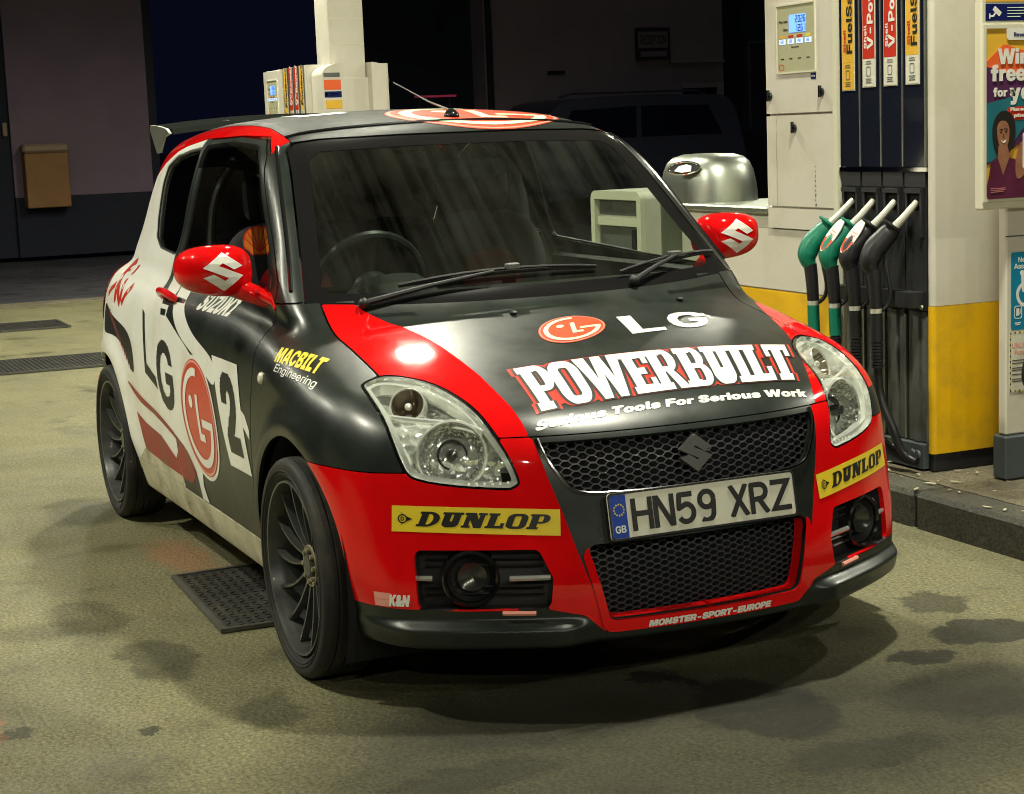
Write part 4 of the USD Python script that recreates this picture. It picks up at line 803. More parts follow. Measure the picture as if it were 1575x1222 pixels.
# ---- door mirrors
def blob(c, r, p, seg=28, cut=None):
    """superellipsoid"""
    s = trimesh.creation.icosphere(4); v = np.array(s.vertices); k = (np.abs(v) ** p).sum(1) ** (-1 / p); v = v * k[:, None] * r + c; return v, np.array(s.faces)
for s in (-1, 1):
    v, f = blob(np.zeros(3), np.array([.082, .112, .074]), 2.7)
    v[:, 2] *= 1 - .10 * (v[:, 1] / .112); v[:, 0] = np.where(v[:, 0] < -.035, -.035 + (v[:, 0] + .035) * .12, v[:, 0]); v[:, 0] -= .20 * (v[:, 1] ** 2) / .112
    v[:, 2] += .08 * (.112 - v[:, 1]) * 0 + .05 * v[:, 1]
    v[:, 1] *= s; v += np.array([-.575, s * .862, 1.066]); F = f if s > 0 else f[:, ::-1]
    wm = put('wing_mirror', (v, F), 'red_paint', CAR, smooth=50)
    put('mirror_glass', plate(rrect(.19, .115, .04), frame_m((-.622, s * .858, 1.066), (0, s, .03), (0, 0, 1), (-s if False else -1, 0, 0)), .003), 'chrome', wm)
    arm = smooth_path([(-.545, s * .80, 1.01), (-.52, s * .745, .985), (-.475, s * .70, .968)], 10); put('mirror_arm', cat([tube(arm, np.linspace(.030, .026, 10), 12), tube([(-.56, s * .83, 1.003), (-.51, s * .745, .993), (-.44, s * .722, .975), (-.405, s * .73, .955)], [.012, .020, .018, .010], 10)]), 'red_paint', wm)
    # emblem: the polygon laid on the front of the shell
    g = affinity.scale(s_logo(), .118, .112, origin=(0, 0)); vv, ff = tri(g, .02); hull = trimesh.Trimesh(v, F, process=False)
    cand = v[v[:, 0] > -.575 - .02]; from_ = np.c_[vv[:, 0] + s * .868 - s * .012, vv[:, 1] + 1.066]
    from scipy.interpolate import LinearNDInterpolator
    xi = LinearNDInterpolator(cand[:, 1:], cand[:, 0])(from_); xi = np.where(np.isnan(xi), -.55, xi); P = np.c_[xi + .0022, from_]
    put('emblem', (P, ff), 'print_white', wm, smooth=50, label='cream emblem on the red mirror shell')
# ---- roof wing
P0, P1 = -.53, .53
def wing_sec(y):
    dz = -.035 * (y / .58) ** 2; return np.array([(-2.38, y, 1.500 + dz), (-2.41, y, 1.522 + dz), (-2.55, y, 1.535 + dz), (-2.68, y, 1.540 + dz), (-2.685, y, 1.530 + dz), (-2.55, y, 1.517 + dz), (-2.42, y, 1.498 + dz)])
ys = np.linspace(P0, P1, 21); V = np.vstack([wing_sec(y) for y in ys]); F = []
for i in range(20):
    for j in range(7): a, b = i * 7 + j, i * 7 + (j + 1) % 7; F += [(a, b, a + 7), (b, b + 7, a + 7)]
F += [(0, j + 1, j) for j in range(1, 6)] + [(140, 140 + j, 140 + j + 1) for j in range(1, 6)]; m = trimesh.Trimesh(V, F, process=False)
if m.volume < 0: m.invert()
WG = put('roof_wing', m, 'wing_black', CAR, smooth=25)
for s in (-1, 1): put('end_plate', plate(Polygon([(-2.37, 1.475), (-2.42, 1.494), (-2.55, 1.506), (-2.69, 1.512), (-2.695, 1.490), (-2.60, 1.400), (-2.56, 1.402), (-2.47, 1.462)]), frame_m((0, s * .538, 0), (1, 0, 0), (0, 0, 1), (0, -1, 0)), .012), 'wing_edge', WG)
for s in (-1, 1): put('wing_stay', box(-2.60, -2.42, s * .30 - .01, s * .30 + .01, 1.43, 1.52, .004), 'black_plastic', WG)
# ---- handles, repeaters, tail lamps
for s in (-1, 1):
    P, N = drop(np.array([[-1.50, s * .80, .915]]), np.array([0, float(s), 0])); P, N = P[0], N[0]
    h = cat([tube(smooth_path([P + [-.085, 0, -.004] + N * .004, P + [-.07, 0, 0] + N * .030, P + [0, 0, .004] + N * .040, P + [.07, 0, 0] + N * .030, P + [.085, 0, -.002] + N * .004], 14), np.r_[.010, np.full(12, .013), .010], 10), tube([P + [-.125, 0, 0] + N * .001, P + [-.115, 0, 0] + N * .010, P + [-.10, 0, 0] + N * .010], [.014, .014, .010], 10)])
    put('door_handle', h, 'red_paint', DOORS[s])
    P, N = drop(np.array([[-.305, s * .81, .776]]), np.array([0, float(s), 0])); put('side_repeater', lathe([(.0005, .010), (.008, .0095), (.015, .006), (.0185, .000), (.019, -.003)], P[0], N[0], 24), 'cream_trim', '/World/rally_car/front_wing' if s < 0 else '/World/rally_car/front_wing_001')
    q = Polygon(cr([(-2.62, .96), (-2.73, .93), (-2.79, .80), (-2.70, .74), (-2.60, .80)], 4)); xz('tail_lamp', q, 'red_paint', CAR, .010, s)
# ---- wheels
def wheel(cx, s, first):
    o = np.array([cx, s * .775, .298]); ax = np.array([0, float(s), 0])
    W_ = fresh(CAR, 'wheel'); UsdGeom.Xform.Define(stage, W_)
    tyre = [(.231, .056), (.236, .064), (.245, .071), (.259, .078), (.275, .081), (.287, .078), (.294, .070), (.2965, .060)]
    gr = []
    for a, b in ((.060, .046), (.040, .012), (.006, -.006), (-.012, -.040), (-.046, -.060)): gr += [(.298, a), (.298, b), (.291, b - .0005)] if b > -.06 else [(.298, a), (.298, b)]
    gg = []
    for i, p in enumerate(gr):
        gg.append(p)
        if p[0] == .291: gg.append((.291, gr[i + 1][1] + .0005))
    tyre += gg + [(.294, -.070), (.287, -.078), (.275, -.081), (.25, -.072), (.231, -.06)]
    t = put('tyre', lathe(tyre, o, ax, 96), 'rubber', W_, smooth=40)
    # raised sidewall ring and tread blocks on the shoulder
    put('sidewall_ring', cat([lathe([(.2525, .0755), (.2535, .0778), (.2555, .079), (.2565, .078)], o, ax, 96), lathe([(.262, .0795), (.263, .0815), (.265, .0818), (.266, .0805)], o, ax, 96)]), 'rubber', W_)
    rim = put('rim', lathe([(.236, .058), (.2385, .068), (.2355, .0745), (.2305, .0735), (.2270, .064), (.2235, .050), (.2165, .030), (.212, -.02), (.208, -.06), (.222, -.068), (.231, -.062)], o, ax, 80), 'rim_black', W_, smooth=40)
    put('brake_disc', cat([lathe([(.06, -.022), (.128, -.022), (.1285, -.027), (.128, -.032), (.06, -.032)], o, ax, 48), lathe([(.0005, -.010), (.07, -.010), (.072, -.03)], o, ax, 32)]), 'brake_metal', W_, smooth=30)
    put('wheel_back', lathe([(.0005, -.050), (.20, -.050)], o, ax, 48), 'dark_gap', W_)
    a_, b_, d_ = axes_for(ax); n = 14
    for k in range(n):
        th = 2 * math.pi * k / n; u = math.cos(th) * a_ + math.sin(th) * b_; w = -math.sin(th) * a_ + math.cos(th) * b_
        rr = np.linspace(.045, .225, 9); hh = .020 + .032 * ((rr - .045) / .18) ** .8; sw = .016 * np.sin((rr - .045) / .18 * math.pi); hw = np.interp(rr, [.045, .10, .20, .225], [.0066, .0048, .0056, .0085])
        V = []
        for r, h, q, t_ in zip(rr, hh, sw, hw):
            c = o + u * r + w * q
            V += [c + w * t_ + d_ * (h - .020), c + w * t_ * .62 + d_ * h, c - w * t_ * .62 + d_ * h, c - w * t_ + d_ * (h - .020)]
        F = []
        for i in range(8):
            for j in range(4): p, q = i * 4 + j, i * 4 + (j + 1) % 4; F += [(p, q, p + 4), (q, q + 4, p + 4)]
        m = trimesh.Trimesh(V, F, process=False); m.fix_normals(); put('spoke', m, 'rim_black', W_, smooth=35)
    put('hub', lathe([(.060, .0), (.060, .016), (.056, .024), (.050, .026), (.046, .022), (.036, .020), (.034, .030), (.028, .034), (.0005, .034)], o, ax, 40), 'rim_black', W_, smooth=30)
    put('hub_ring', lathe([(.0345, .0205), (.047, .0235), (.0565, .0255), (.0575, .022)], o + ax * .0012, ax, 40), 'hub_dust', W_, smooth=30)
    for k in range(8):
        th = 2 * math.pi * k / 8; u = math.cos(th) * a_ + math.sin(th) * b_; put('nut', cyl(o + u * .043 + ax * .020, o + u * .043 + ax * .034, .0075, .0065, 8), 'hub_dust', W_)
    return W_
for cx in (0., -2.39):
    for s in (-1, 1): wheel(cx, s, None)
# ---- wipers
def wiper(pivot, arm_end, b0, b1):
    def lift(p, h): P, N = to_surface(np.array([[p[0], abs(p[1]), p[2]]])); N = N[0] * [1, math.copysign(1, p[1]), 1]; P = P[0] * [1, math.copysign(1, p[1]), 1]; return P + N * h
    A, B = lift(pivot, .016), lift(arm_end, .034); w = put('wiper', tube([A, A * .5 + B * .5 + [0, 0, .004], B], [.010, .007, .005], 8), 'black_plastic', CAR)
    put('wiper_pivot', trimesh.creation.icosphere(2, .016).apply_translation(A), 'black_plastic', w)
    pts = [lift((b0[0] + (b1[0] - b0[0]) * t, b0[1] + (b1[1] - b0[1]) * t, b0[2] + (b1[2] - b0[2]) * t), .010) for t in np.linspace(0, 1, 10)]; put('blade', tube(pts, .0055, 6), 'rubber', w)
    pts2 = [p + np.array([.006, 0, .012]) * (math.sin(math.pi * t)) for p, t in zip(pts, np.linspace(.08, .92, 10))]; put('blade_bridge', tube(pts2, .0045, 6), 'black_plastic', w)
    put('blade_clip', box(-.012, .012, -.02, .02, -.008, .010, .003).apply_translation(pts2[5] + [.004, 0, .004]), 'pump_grey', w)
wiper((-.215, -.535, .968), (-.225, -.14, 1.005), (-.245, -.42, 1.005), (-.245, .20, 1.005))
wiper((-.185, .30, .968), (-.27, .50, 1.03), (-.225, .27, .985), (-.335, .655, 1.03))
# ---- cabin
dash = put('dashboard', cat([trimesh.convex.convex_hull(np.array([(x, s * y, z) for s in (-1, 1) for x, y, z in [(-.34, .60, .955), (-.55, .62, .965), (-.72, .62, .93), (-.80, .60, .80), (-.70, .60, .55), (-.35, .58, .60)]])), lathe([(.001, .075), (.10, .062), (.145, .025), (.165, -.04)], (-.62, -.31, .935), (-.3, 0, 1), 28)]), 'dash_plastic', CAR, smooth=30)
so, sn = np.array([-.84, -.30, .962]), unit((-.93, 0, .36))
a_, b_, d_ = axes_for(sn); sw = put('steering_wheel', tube([so + .178 * (math.cos(t) * a_ + math.sin(t) * b_) for t in np.linspace(0, 2 * math.pi, 49)], .0155, 8), 'wheel_leather', CAR)
put('steering_boss', cat([lathe([(.001, .03), (.05, .028), (.065, .01), (.06, -.03)], so - sn * .03, sn, 24)] + [tube([so - sn * .02, so + .172 * (math.cos(t) * a_ + math.sin(t) * b_)], .012, 6) for t in (.0, math.pi, math.pi / 2 * 3)]), 'black_plastic', sw)
for y in (-.36, .36):
    def cushion(c, e, p=4):
        v, f = blob(np.array(c), np.array(e), p); return trimesh.Trimesh(v, f, process=False)
    bk = cushion((0, 0, 0), (.075, .245, .36)); bk.apply_transform(trimesh.transformations.rotation_matrix(math.radians(-16), (0, 1, 0))); bk.apply_translation((-1.42, y, .80))
    seat = put('front_seat', bk, 'seat_cloth', CAR); put('seat_cushion', cushion((-1.14, y, .46), (.27, .24, .085)), 'seat_cloth', seat); hr = cushion((-1.545, y, 1.235), (.055, .135, .095)); put('headrest', hr, 'seat_cloth', seat); put('headrest_post', cat([cyl((-1.53, y + q, 1.0), (-1.545, y + q, 1.2), .006) for q in (-.06, .06)]), 'chrome', seat)
    w_ = cushion((0, 0, 0), (.05, .12, .22)); w_.apply_transform(trimesh.transformations.rotation_matrix(math.radians(-16), (0, 1, 0))); w_.apply_translation((-1.375, y, .80)); put('seat_insert', w_, 'seat_red', seat)
rb = cushion((-2.10, 0, .82), (.09, .58, .30)); rear = put('rear_seat', rb, 'seat_cloth', CAR)
put('cabin_floor', box(-2.6, -.38, -.70, .70, .262, .30), 'dark_gap', CAR)
P, N = to_surface(np.array([[-.72, .03, 1.40]])); rv = cushion((0, 0, 0), (.018, .120, .034), 4); rv.apply_translation(P[0] - N[0] * .075 + [0, 0, -.03]); put('rear_view_mirror', rv, 'dash_plastic', CAR); put('tax_disc', plate(Point(0, 0).buffer(.035), frame_m(P[0] * 0 + [-.36, -.56, 1.035], (0, 1, 0), (-.75, 0, .66), (.66, 0, .75)), .001), 'print_white', CAR) if False else None
for s in (-1, 1):
    pts = smooth_path([(-1.62, s * .615, .40), (-1.62, s * .60, .95), (-1.62, s * .535, 1.33), (-1.62, s * .42, 1.42), (-1.62, 0, 1.435)], 26); put('roll_bar', tube(pts, .019, 10), 'rim_black', CAR)
# inner door skins and headlining so the cabin reads as an interior
for s in (-1, 1): put('door_trim', box(-1.60, -.45, s * .715 - .02, s * .715 + .02, .32, .975, .01), 'dash_plastic', CAR)
hdl = clip((BV, BN, BF), np.max([R('roof') + .02, -BV[:, 1]], 0)); hdl = (hdl[0] - hdl[1] * .022, -hdl[1], hdl[2][:, ::-1]); pput('headlining', join(hdl, mirror(hdl)), 'seat_cloth', CAR)
# shell-shaped sticker on the driver's quarter light
def scallop(r=.5):
    fan = Polygon([(0, -.42), (-.26, -.42), (-.34, -.30), *[(.5 * math.cos(math.radians(a)) * (1 + .05 * abs(math.sin(math.radians(a * 3.2)))), .5 * math.sin(math.radians(a)) * 1.0 + .0) for a in np.linspace(205, -25, 40)], (.34, -.30), (.26, -.42)]).buffer(0); return fan
def shell_sign(name, M, size, parent, off=.0):
    g = scallop(); a = put(name, plate(affinity.scale(g.buffer(.05), size, size, origin=(0, 0)), M, .002), 'shell_red', parent); rays = g.difference(union_all([LineString([(0, -.40), (.75 * math.sin(math.radians(t)), -.40 + .9 * math.cos(math.radians(t)) + .1)]).buffer(.022) for t in np.linspace(-52, 52, 7)]))
    put('yellow_rays', plate(affinity.scale(rays, size, size, origin=(0, 0)), M @ trimesh.transformations.translation_matrix((0, 0, .0022)), .001), 'shell_orange', parent); return a
shell_sign('fuel_sticker', frame_m((-.82, -.655, 1.128), unit((.42, .9, 0)), (0, 0, 1), unit((.9, -.42, 0))), .088, '/World/rally_car/door')

# ---------------------------------------------------------------- fuel pump island
KY, KZ = 1.56, .13
put('pump_island', box(-11.5, 4.5, KY + .16, 3.45, -.02, KZ - .004), 'island_top', kind='structure', smooth=False)
x = -11.5
kr = fresh('/World', 'kerb'); kx = UsdGeom.Xform.Define(stage, kr); data(kx.GetPrim(), kind='structure')
while x < 4.5:
    L = .915; b = box(x + .004, x + L - .004, KY, KY + .157, -.02, KZ + rng.uniform(-.003, .003), .016); put('kerb_stone', b, 'kerb_stone', kr, smooth=False); x += L
put('kerb_joint', box(-11.5, 4.5, KY + .012, KY + .15, -.02, KZ - .02), 'dark_gap', kr)
0 and put('drain_line', sheet(-11, 4.4, KY - .22, KY - .20, .003), 'tar_patch', kind='structure', smooth=False)

def rounded_plan(x0, x1, y0, y1, r, z0, z1): return plate(affinity.translate(rrect(x1 - x0, y1 - y0, r, 8), (x0 + x1) / 2, (y0 + y1) / 2), frame_m((0, 0, z0), (1, 0, 0), (0, 1, 0), (0, 0, 1)), z1 - z0)
PX0, PXM, PX1, PY, PYB, PT = -1.868, -1.372, -.755, 1.83, 2.47, 1.965
PUMP = thing('fuel_pump', 'large cream and yellow fuel pump with four nozzles beside the rally car', 'fuel pump', (-1.31, 2.15, KZ))
def face(g, off, dep, m, name, parent=PUMP, **k):
    """polygon in (x, z) on the pump's front face, standing proud by off"""
    return put(name, plate(g, frame_m((0, PY - off, 0), (1, 0, 0), (0, 0, 1), (0, -1, 0)), dep), m, parent, **k)
def ftext(t, x0, x1, z0, z1, off, m, parent=PUMP, up=False, weight=700, name='lettering', **k):
    g = text(t, weight, **k)
    if up: g = affinity.rotate(g, 90, origin=(0, 0))
    g = affinity.translate(fit(g, x1 - x0, z1 - z0), x0, z0); return face(g, off, .0008, m, name, parent)
# cabinets
body = put('column_cabinet', box(PX0, PXM + .03, PY + .012, PYB, .98, PT, .012), 'cream_panel', PUMP)
put('lower_cabinet', box(-2.62, PXM + .03, PY + .02, PYB, KZ + .09, 1.045, .012), 'cream_panel', PUMP); put('cabinet_ledge', box(-2.63, PX0 - .002, PY - .004, PYB + .004, 1.047, 1.075, .006), 'satin_metal', PUMP)
face(sbox(-2.622, KZ + .09, PXM + .0, .728), -.014, .008, 'yellow_panel', 'yellow_band'); put('plinth', box(-2.58, PX1 - .02, PY + .05, PYB - .03, KZ, KZ + .10), 'plinth_black', PUMP)
face(sbox(-2.615, .735, PXM - .004, .985), -.014, .006, 'cream_panel', 'lower_panel')
# end column
put('end_column', rounded_plan(-.792, PX1, PY - .006, PYB, .017, .742, PT), 'cream_panel', PUMP, smooth=30); put('end_column_band', rounded_plan(-.793, PX1 + .002, PY - .008, PYB + .002, .018, KZ + .066, .740), 'yellow_panel', PUMP, smooth=30); put('end_column_foot', rounded_plan(-.790, PX1 - .006, PY, PYB - .006, .012, KZ, KZ + .064), 'plinth_black', PUMP, smooth=30)
# doors on the cabinet
door1 = face(affinity.translate(rrect(PXM - PX0 - .012, 1.958 - 1.459, .006), (PX0 + PXM) / 2, (1.958 + 1.459) / 2), -.010, .012, 'cream_panel', 'display_door')
door2 = face(sbox(PX0 + .078, 1.083, PXM - .008, 1.450), -.010, .011, 'cream_panel', 'cabinet_door'); face(sbox(PX0 + .004, 1.083, PX0 + .072, 1.450), -.010, .011, 'cream_panel', 'cabinet_strip'); face(sbox(PX0 + .004, .992, PXM - .006, 1.074), -.010, .011, 'cream_panel', 'cabinet_strip')
face(sbox(PXM - .004, .742, PXM + .026, PT - .004), -.010, .018, 'cream_trim', 'upright_trim')
def knob(x, z, parent):
    put('door_lock', cat([lathe([(.001, .010), (.012, .010), (.0155, .007), (.0165, .0)], (x, PY - .002, z), (0, -1, 0), 20), box(-.004, .004, -.014, 0, -.020, .026, .002).apply_translation((x, PY - .006, z))]), 'gloss_black', parent)
knob(-1.832, 1.530, door1); knob(-1.455, 1.535, door1); knob(-1.655, 1.398, door2)
rngm = np.random.default_rng(3)
for k in range(9): face(affinity.translate(affinity.rotate(rrect(.004 + .010 * rngm.random(), .0025 + .006 * rngm.random(), .001), rngm.random() * 180), -1.508 + rngm.normal() * .006, 1.245 - .019 * k), .0016, .0006, 'pump_grey', 'sticker_scrap', door2)
# display
dx0, dx1, dz0, dz1 = -1.768, -1.497, 1.622, 1.885
disp = face(sbox(dx0, dz0, dx1, dz1), .002, .0025, 'panel_beige', 'display')
for g in (sbox(dx0 - .006, dz0 - .006, dx0, dz1 + .006), sbox(dx1, dz0 - .006, dx1 + .006, dz1 + .006), sbox(dx0, dz0 - .006, dx1, dz0), sbox(dx0, dz1, dx1, dz1 + .006)): face(g, .002, .006, 'cream_trim', 'display_frame')
scr = face(affinity.translate(rrect(.122, .070, .008), -1.618, 1.812), .0046, .001, 'lcd_blue', 'screen', disp)
def seg(t, x0, z1, h, off=.0058):
    D = {'0': 'abcdef', '1': 'bc', '2': 'abged', '3': 'abgcd', '4': 'fgbc', '5': 'afgcd', '6': 'afgedc', '7': 'abc', '8': 'abcdefg', '9': 'abcfgd'}; w = h * .52; th = h * .13; out = []
    for ch in t:
        if ch == '.': out.append(sbox(x0 - h * .12, z1 - h, x0 - h * .02, z1 - h * .9)); continue
        P = dict(a=sbox(0, h - th, w, h), d=sbox(0, 0, w, th), g=sbox(0, h / 2 - th / 2, w, h / 2 + th / 2), f=sbox(0, h / 2, th, h), b=sbox(w - th, h / 2, w, h), e=sbox(0, 0, th, h / 2), c=sbox(w - th, 0, w, h / 2))
        for q in D[ch]: out.append(affinity.translate(P[q], x0, z1 - h))
        x0 += w + h * .2
    return union_all(out)
face(seg('20.26', -1.632, 1.842, .027), .0058, .0006, 'navy_print', 'digits', disp); face(seg('12.61', -1.632, 1.807, .027), .0058, .0006, 'navy_print', 'digits', disp)
ftext('Pay sale', -1.752, -1.690, 1.815, 1.828, .0046, 'print_black', disp, weight=500); ftext('Litres', -1.724, -1.690, 1.785, 1.796, .0046, 'print_black', disp, weight=500)
for k in range(4):
    x = -1.752 + .062 * k; face(sbox(x, 1.733, x + .046, 1.753), .0046, .0008, 'lcd_pale', 'price_window', disp); face(seg(['128', '139', '148', '132'][k], x + .006, 1.750, .013, .0056), .0056, .0004, 'navy_print', 'digits', disp); face(sbox(x + .004, 1.757, x + .042, 1.767), .0046, .0006, ['poster_yellow', 'print_red', 'print_red', 'print_gold'][k], 'grade_mark', disp); face(sbox(x + .010, 1.672, x + .032, 1.677), .0046, .0006, 'print_black', 'grade_dash', disp)
ftext('Price per litre', -1.665, -1.610, 1.716, 1.723, .0046, 'print_black', disp, weight=500); face(affinity.scale(Point(-1.738, 1.642).buffer(.018), 1.1, .7).difference(affinity.scale(Point(-1.738, 1.642).buffer(.0145), 1.1, .7)), .0046, .0006, 'print_red', 'oval_mark', disp); lab = face(sbox(-1.530, 1.588, -1.495, 1.612), .0026, .0008, 'navy_print', 'small_label'); ftext('24 hr', -1.525, -1.500, 1.597, 1.604, .0036, 'print_white', lab, weight=600)
# hose bank: four dark columns
HX = np.linspace(-1.335, -.800, 5)
put('hose_bank', box(-1.346, -.796, PY + .03, PYB - .25, KZ + .02, PT), 'pump_plastic', PUMP)
face(sbox(-1.350, 1.228, -.794, 1.243), -.012, .016, 'chrome', 'chrome_bar')
GRADE = [('FuelSave', 'poster_yellow', 'print_black', 1.537), ('V-Power', 'print_red', 'print_white', 1.545), ('V-Power', 'print_red', 'print_white', 1.545), ('FuelSave', 'poster_yellow', 'print_black', 1.545)]
for k in range(4):
    a, b = HX[k] + .004, HX[k + 1] - .004; pn = face(sbox(a, 1.246, b, PT), -.008, .010, 'pump_dark', 'glossy_panel')
    face(sbox(b + .0005, 1.246, b + .0075, PT), -.006, .011, 'satin_metal', 'chrome_divider')
    la, lb = a + .022, b - .030; nm, bg, fg, z0 = GRADE[k]
    face(sbox(la - .004, z0 - .004, lb + .004, PT), .0025, .002, 'cream_trim', 'label_edge', pn); face(sbox(la, z0 + .102, lb, PT - .002), .005, .001, bg, 'grade_label', pn); lw = face(sbox(la, z0, lb, z0 + .101), .005, .001, 'plate_white' if k else 'poster_yellow', 'info_label', pn)
    ftext('Shell', la + .010, la + .026, z0 + .14, z0 + .225, .0064, 'print_red' if k in (0, 3) else 'print_white', pn, up=True, weight=700); ftext(nm, la + .030, lb - .006, z0 + .135, z0 + .43, .0064, fg, pn, up=True, weight=800)
    for j, (zz, ww) in enumerate([(.090, .6), (.082, .7), (.026, .7), (.019, .6), (.012, .7)]): face(sbox((la + lb) / 2 - .026 * ww, z0 + zz, (la + lb) / 2 + .026 * ww, z0 + zz + .003), .0064, .0005, 'pump_grey', 'small_print', pn)
    face(affinity.translate(rrect(.026, .036, .006).difference(rrect(.021, .031, .005)), (la + lb) / 2, z0 + .055), .0064, .0005, 'pump_grey', 'octane_mark', pn)
    # nozzle boot
    boot = face(sbox(a, .72, b, 1.226), -.020, .014, 'pump_plastic', 'nozzle_boot')
    c = (a + b) / 2 - .005
    for g, o_, dd in ((sbox(a + .014, 1.150, b - .014, 1.166), .0, .022), (sbox(a + .014, .99, a + .026, 1.150), .0, .016), (sbox(b - .026, .99, b - .014, 1.150), .0, .016)): face(g, -.008, dd, 'pump_plastic', 'boot_frame', boot)
    face(sbox(a + .034, 1.085, b - .034, 1.148), -.0055, .001, 'dark_gap', 'boot_opening', boot); face(sbox(a + .002, 1.172, b - .002, 1.224), -.006, .006, 'pump_plastic', 'boot_cap', boot)
    face(sbox(a + .01, .735, b - .012, .79), -.008, .06, 'pump_plastic', 'nozzle_rest', boot); put('rest_bolt', lathe([(.001, .006), (.008, .005), (.010, 0)], (b - .01, PY - .012, .735), (0, -1, 0), 12), 'satin_metal', boot)
    # grey corrugated lower column
    for j in range(3): xx = a + .006 + j * (b - a - .012) / 3; face(sbox(xx, KZ + .10, xx + (b - a - .012) / 3 - .006, .715), -.024, .012 + .010 * (j == 1), 'pump_grey', 'lower_rib')
    face(sbox(b - .004, KZ + .10, b + .006, .70), -.020, .016, 'satin_metal', 'lower_strip')
    # nozzle: spout up into the boot, grip, hose
    green = k < 2; gm = 'grip_green' if green else 'hose_rubber'
    nx = c - .022 - .012 * (k == 0); tip = np.array([c + .012, PY - .002, 1.108]); neck = np.array([nx - .002, PY - .066, 1.030]); heel = np.array([nx - .046, PY - .150, .900])
    nz = fresh(PUMP, 'nozzle'); UsdGeom.Xform.Define(stage, nz)
    put('spout', tube([tip + [.004, .006, .012], tip * .4 + neck * .6, neck], [.0125, .0145, .017], 12), 'spout_metal', nz)
    sp = smooth_path([neck + [0, 0, .006], neck * .6 + heel * .4 + [-.006, 0, .012], heel + [.004, 0, .010], heel + [.012, .006, -.030]], 20); rad = np.interp(np.linspace(0, 1, 20), [0, .18, .5, .8, 1], [.025, .037, .042, .039, .025]); put('nozzle_body', tube(sp, rad, 16), gm, nz)
    dpos = neck + (heel - neck) * .12 + [0, -.004, .02]; put('splash_guard', lathe([(.012, .004), (.034, .006), (.040, .0), (.034, -.006), (.012, -.004)], dpos, tip - heel, 24), gm, nz)
    cd = unit((-.20, -.72, .62)); fc = heel + [0, -.022, .030]
    if k in (1, 2):
        L = unit(neck - heel); e1 = unit(np.cross(L, (0, -1, 0))); nrm = unit(np.cross(e1, L)); nrm = nrm if nrm[1] < 0 else -nrm; e1 = np.cross(L, nrm); lab_ = put('advert_label', plate(affinity.scale(Point(0, 0).buffer(1, 24), .027, .074), frame_m(heel * .52 + neck * .48 + nrm * .039 + [-.006, 0, .012], e1, L, nrm), .004), 'print_white', nz); put('label_band', plate(affinity.scale(Point(0, 0).buffer(1, 24), .026, .070).intersection(sbox(-.1, -.1, .1, -.018)), frame_m(heel * .52 + neck * .48 + nrm * .0432 + [-.006, 0, .012], e1, L, nrm), .001), 'print_orange', nz)
        for q in (.012, .0, -.012): put('label_line', plate(sbox(-.014, q, .014, q + .004), frame_m(heel * .52 + neck * .48 + nrm * .0432 + [-.006, 0, .012], e1, L, nrm), .001), 'print_pink', nz)
    else:
        cap_ = put('grade_disc', lathe([(.0005, .006), (.018, .005), (.022, .0), (.022, -.008)], heel + cd * .027 + [0, 0, .012], cd, 28), 'cream_trim', nz); put('disc_mark', lathe([(.0085, .0068), (.0125, .0062)], heel + cd * .027 + [0, 0, .012], cd, 20), 'print_gold', nz)
    put('trigger_guard', tube(smooth_path([heel + [.040, .045, .01], heel + [.050, .050, -.07], heel + [.046, .05, -.15], heel + [.02, .02, -.18]], 14), .008, 8), 'hose_rubber', nz)
    hz = smooth_path([heel + [.012, .006, -.025], heel + [.016, .012, -.10], heel + [.016, .016, -.20], heel + [.016, .018, -.29]], 16); put('grip', tube(hz[:9], np.linspace(.026, .023, 9), 14), 'hose_rubber', nz)
    put('swivel', tube([hz[8], hz[9]], [.0225, .0225], 14), 'spout_metal', nz); put('swivel_sleeve', tube(hz[9:], .0235, 14), 'grip_green' if green else 'hose_rubber', nz)
    e = hz[-1]; rings = [lathe([(.017, -.006), (.0225, -.004), (.0225, .004), (.017, .006)], e + np.array([.0002 * q, .0, -.012 * q - .01]), (0, 0, 1), 14) for q in range(8)]; put('bend_guard', cat(rings), 'hose_rubber', nz)
    if k < 2: hp = [e, e + [.002, 0, -.14], e + [.01, .03, -.26], e + [.06, .07, -.36]]
    else: hp = [e, e + [.0, .004, -.12], e + [.012, .01, -.22], e + [.07, .02, -.325], e + [.135 - .05 * (k == 3), .04, -.395], e + [.235 - .10 * (k == 3), .075, -.44 + .0 * k]]
    put('hose', tube(smooth_path(hp, 40), .0165, 12), 'hose_rubber', nz)
face(sbox(-1.35, KZ + .005, -.80, KZ + .095), -.03, .05, 'plinth_grey', 'foot_plate'); [put('foot_bolt', lathe([(.001, .008), (.016, .007), (.020, 0)], (xx, PY - .020, KZ + .055), (0, -1, 0), 10), 'plinth_grey', PUMP) for xx in (-1.02, -.98, -.86, -.83)]
put('rear_cabinet', box(-1.346, -.796, PYB - .245, PYB, KZ + .1, PT - .002), 'cream_panel', PUMP)
copy_of(PUMP, 'fuel_pump', (-1.31 - 7.36, 2.15, KZ), 'distant fuel pump seen above the car roof, left of the tall pillar', category='fuel pump')

